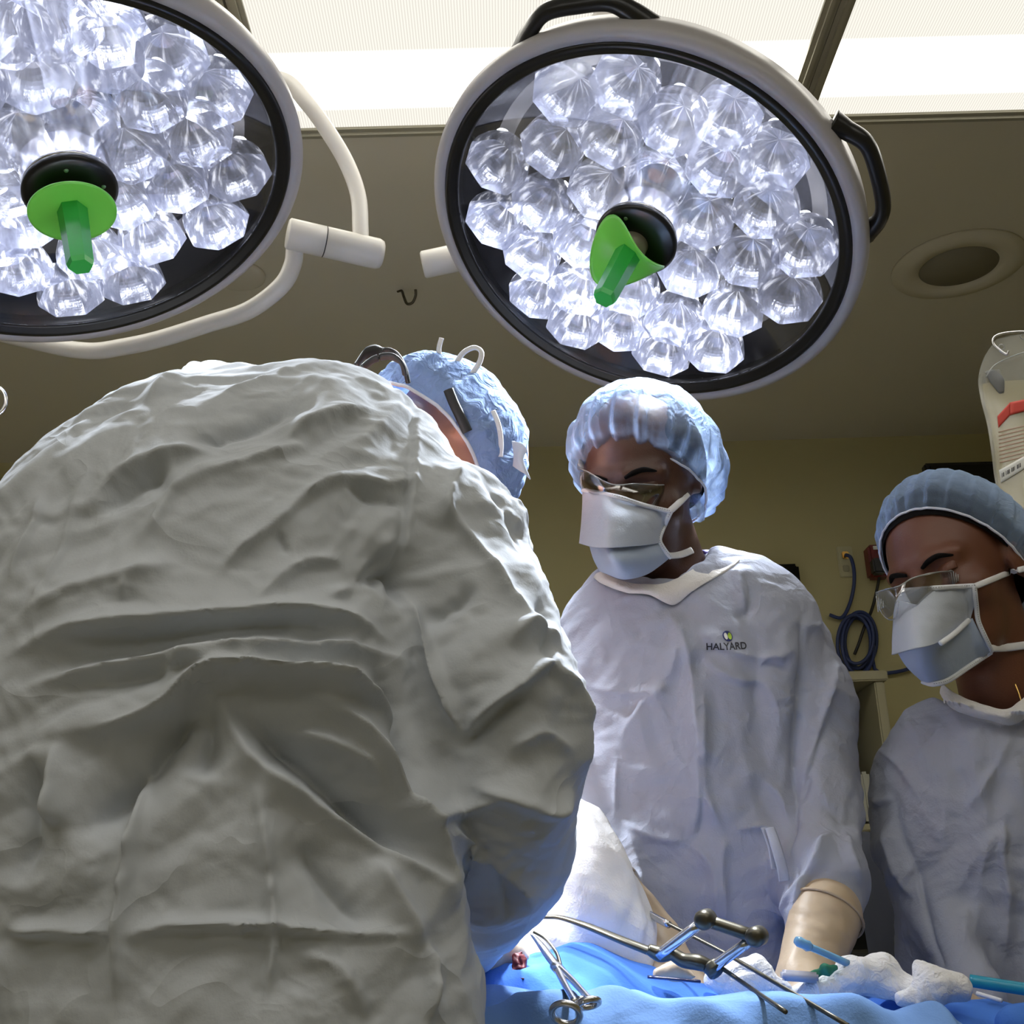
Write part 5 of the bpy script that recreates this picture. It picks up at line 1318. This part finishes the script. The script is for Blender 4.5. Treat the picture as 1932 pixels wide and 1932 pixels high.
link('rod', rod([(1216, 1720, 1.34), (1351, 1789, 1.24), (1400, 1817, 1.20), (1600, 1935, 1.04)], .0021, 8), MT['bronze'], t2)
link('sleeve', rod([(1218, 1721, 1.338), (1262, 1745, 1.305)], .0038, 10), MT['steel'], t2)
tag(link('retractor_rod', rod([(1350, 1818, 1.19), (1400, 1853, 1.15), (1482, 1909, 1.03)], .0021, 8), MT['bronze']), 'short thin dark rod below the crossbar, the lower of two', 'rod')
# suction tube and small things
t = thing('suction_tube', 'pale blue plastic tube with a flared tip leaning on the gloved wrist', 'tube', loc=P(1550, 1795, 1.24))
link('shaft', rod([(1520, 1783, 1.235), (1600, 1818, 1.245)], .0036, 14), MT['bluet'], t)
ax = P(1520, 1783, 1.235) - P(1508, 1777, 1.2335)
link('tip', lathe_me([(0, -.008), (.0035, -.008), (.0052, -.004), (.0048, .002), (.0056, .006), (.0036, .010), (0, .010)], 20, basis(ax, (0, 0, 1), P(1514, 1780, 1.234))), MT['bluet'], t)
tag(blob([((1537, 1836, 1.235, 8), (1555, 1830, 1.235, 10)), ((1555, 1830, 1.235, 10), (1574, 1826, 1.24, 7))], .004, [(70, .003, 91, (1, 1, 1))], mat('green_cloth', (.03, .22, .12), .7), 'green_towel', .003), 'small crumpled green cloth between the glove and the gauze', 'cloth')
tag(link('clear_tray', box_me((0, 0, 0), (.034, .02, .010), Matrix.Translation(V3(P(1508, 1842, 1.235))) @ Matrix.Rotation(.1, 4, 'Y'), .002), mat('grey_clear_plastic', (.42, .42, .48), .2)), 'grey clear plastic piece in front of the gloved hand', 'tray')
tag(link('teal_tube', rod([(1830, 1850, 1.28), (1880, 1858, 1.27), (1932, 1866, 1.26), (2050, 1885, 1.24)], .0062, 14), MT['teal']), 'teal tube running to the right frame edge behind the gauze', 'tube')
tag(link('white_stick', rod([(1843, 1874, 1.22), (1890, 1888, 1.20)], .0020, 8), MT['ties']), 'short white stick in front of the teal tube', 'stick')
tag(link('drape_roll', blob([((1915, 1935, 1.16, 40), (2060, 1930, 1.16, 46))], .01, [(18, .003, 95, (1, 1, 1))], MT['drape'], 'roll', .006).data, None), 'rounded deep blue drape bulge in the bottom right corner', 'drape')
bpy.data.objects.remove(bpy.data.objects['roll'])
# made-up box and sheet, added to keep the gap behind the pair dark
t = thing('gap_dark_box', 'made-up dark box under a sheet, added to darken the gap between the two standing people', 'dark filler', loc=np.array([.78, 2.35, 0]))
link('dark_box_body', box_me((.82, 2.4, .62), (.5, .4, 1.0), None, .02), MT['dark'], t)
link('dark_cover', subdiv(drape_me([(1600, 1585, 2.2), (1660, 1578, 2.2), (1740, 1590, 2.2), (1850, 1580, 2.2)], .05, .5, .4, .02, seed=31, amp=.01), 0), mat('dark_sheet', (.05, .055, .075), .8), t)
for (xx, yy) in ((.62, 2.25), (1.02, 2.25), (.62, 2.55), (1.02, 2.55)):
    link('wheel', lathe_me([(0, -.015), (.05, -.015), (.06, 0), (.05, .015), (0, .015)], 24, Matrix.Translation((xx, yy, .061)) @ Matrix.Rotation(math.pi / 2, 4, 'Y')), MT['blackr'], t)

# ------------------------------------------------------------------ IV bag on its pole
YB = 1.86
t = thing('iv_pole', 'chrome IV pole and hook just outside the right frame edge', 'IV pole', loc=np.array([P(1990, 640, YB)[0], YB, 0]))
px_ = P(1990, 640, YB)
link('pole', tube_me([(px_[0], YB, .03), (px_[0], YB, px_[2] + .02)], .0125, 16, 1, smooth_path=False), MT['silver'], t)
link('base', join_me([box_me((px_[0], YB, .03), (.5, .04, .03), None, .01), box_me((px_[0], YB, .03), (.04, .5, .03), None, .01)]), MT['silver'], t)
link('hook', tube_me([px_ + np.array([0, 0, .01]), P(1950, 628, YB), P(1925, 626, YB), P(1893, 629, YB), P(1876, 636, YB), P(1874, 648, YB), P(1885, 660, YB - .004), P(1899, 669, YB - .006), P(1903, 662, YB - .01)], .0022, 10, 8), MT['silver'], t)
bag_root = thing('iv_bag', 'clear plastic IV fluid bag with a red stripe hanging at the right edge', 'IV bag', loc=P(1925, 660, YB))
Lft = [(1880, 640), (1858, 672), (1846, 712), (1850, 752), (1862, 800), (1870, 850), (1876, 900), (1884, 938), (1890, 985)]
Rgt = [(1975, 618), (2005, 655), (2018, 700), (2020, 750), (2022, 800), (2024, 850), (2026, 900), (2026, 945), (2022, 990)]
Gf = []; Gb = []
for j, (l, r) in enumerate(zip(Lft, Rgt)):
    rf = []; rb = []
    v = j / (len(Lft) - 1)
    for u in np.linspace(0, 1, 11):
        d_ = .030 * math.sin(math.pi * u) ** .7 * max(0.02, (v - .12)) ** .6
        p = P(l[0] + (r[0] - l[0]) * u, l[1] + (r[1] - l[1]) * u, YB + .005)
        rf.append(p + np.array([0, -d_, 0])); rb.append(p + np.array([0, d_, 0]))
    Gf.append(rf); Gb.append(rb)
Gf = spline_grid(Gf, 48, 40); Gb = spline_grid(Gb, 48, 40)
def bagside(G, m, nm, sc=1.0, th=0): return link(nm, grid_me(G, thick=th), m, bag_root)
bagside(Gf, MT['bag'], 'bag_wall'); bagside(Gb, MT['bag'], 'bag_wall')
nf = Gf.shape[0]; mid_ = (Gf + Gb) / 2
s0 = int(nf * .30)
In = mid_ + (Gf - mid_) * .92; Ib = mid_ + (Gb - mid_) * .92
fl = np.concatenate([In[s0:, 2:-2], Ib[s0:, 2:-2][:, ::-1]], axis=1)
link('fluid', grid_me(fl, closed_u=True), MT['fluid'], bag_root)
def on_bag(u0, u1, v0, v1, off, m, nm):
    n0, n1 = int(v0 * (nf - 1)), int(v1 * (nf - 1)); k0, k1 = int(u0 * (Gf.shape[1] - 1)), int(u1 * (Gf.shape[1] - 1))
    link(nm, grid_me(Gf[n0:n1 + 1, k0:k1 + 1] + np.array([0, -off, 0]), thick=.0004), m, bag_root)
def bag_quad(pts, off, m, nm, parent=None):
    """printed patch on the bag front, corner points in the picture"""
    bvh = BVHTree.FromPolygons([V3(v) for v in Gf.reshape(-1, 3)], [(j * Gf.shape[1] + i, j * Gf.shape[1] + i + 1, (j + 1) * Gf.shape[1] + i + 1, (j + 1) * Gf.shape[1] + i) for j in range(Gf.shape[0] - 1) for i in range(Gf.shape[1] - 1)])
    a, b, c, d = [np.array(q, float) for q in pts]; G = []
    for v in np.linspace(0, 1, 6):
        row = []
        for u in np.linspace(0, 1, 10):
            q = (a * (1 - u) + b * u) * (1 - v) + (d * (1 - u) + c * u) * v
            r_ = ray(*q); h = bvh.ray_cast(V3(CAM), V3(r_).normalized())
            p = np.array(h[0]) if h[0] is not None else P(q[0], q[1], YB - .02)
            row.append(p + np.array([0, -off, 0]))
        G.append(row)
    return link(nm, grid_me(np.array(G), thick=.0003), m, parent or bag_root)
bag_quad([(1881, 786), (1905, 760), (1905, 784), (1883, 808)], .0015, MT['red'], 'red_stripe')
bag_quad([(1905, 760), (1990, 742), (1992, 760), (1905, 784)], .0015, MT['red'], 'red_stripe')
for k in range(9):
    y = 812 + k * 7.2
    bag_quad([(1883 + k * .3, y + 3), (1945, y - 12), (1945, y - 10.2), (1883 + k * .3, y + 4.8)], .0015, MT['redpale'], 'print_line')
lb = bag_quad([(1884, 888), (1934, 860), (1937, 882), (1888, 912)], .0018, MT['paper'], 'barcode_label')
for k in range(14):
    x = 1889 + k * 2.6
    yy = 889 - (x - 1889) * .56
    if k % 4 != 2: bag_quad([(x, yy + 5), (x + (1.6 if k % 3 else .9), yy + 4.2), (x + (1.8 if k % 3 else 1.1), yy + 12.2), (x + .2, yy + 13)], .0026, MT['ink'], 'barcode_bar', lb)
for (u, v) in ((.18, .10), (.5, .06)):
    q = Gf[int(v * nf), int(u * Gf.shape[1])]
    link('eyelet', tube_me([q + np.array([.005 * math.cos(a), -.002, .005 * math.sin(a)]) for a in np.linspace(0, 6.28, 10, endpoint=False)], .0008, 6, 2, closed=True), MT['clear_edge'], bag_root)
link('top_weld', tube_me([P(1860, 712, YB - .004), P(1875, 690, YB - .004), P(1905, 674, YB - .004), P(1940, 662, YB - .004)], .0009, 6, 6), MT['clear_edge'], bag_root)
link('grey_port', tube_me([P(1872, 700, YB + .005), P(1882, 720, YB - .002), P(1890, 742, YB - .004)], [.014, .013, .004], 12, 4, flat=.3, up=np.array([0, -1, 0])), mat('grey_port_plastic', (.18, .19, .2), .4, alpha=.7), bag_root)
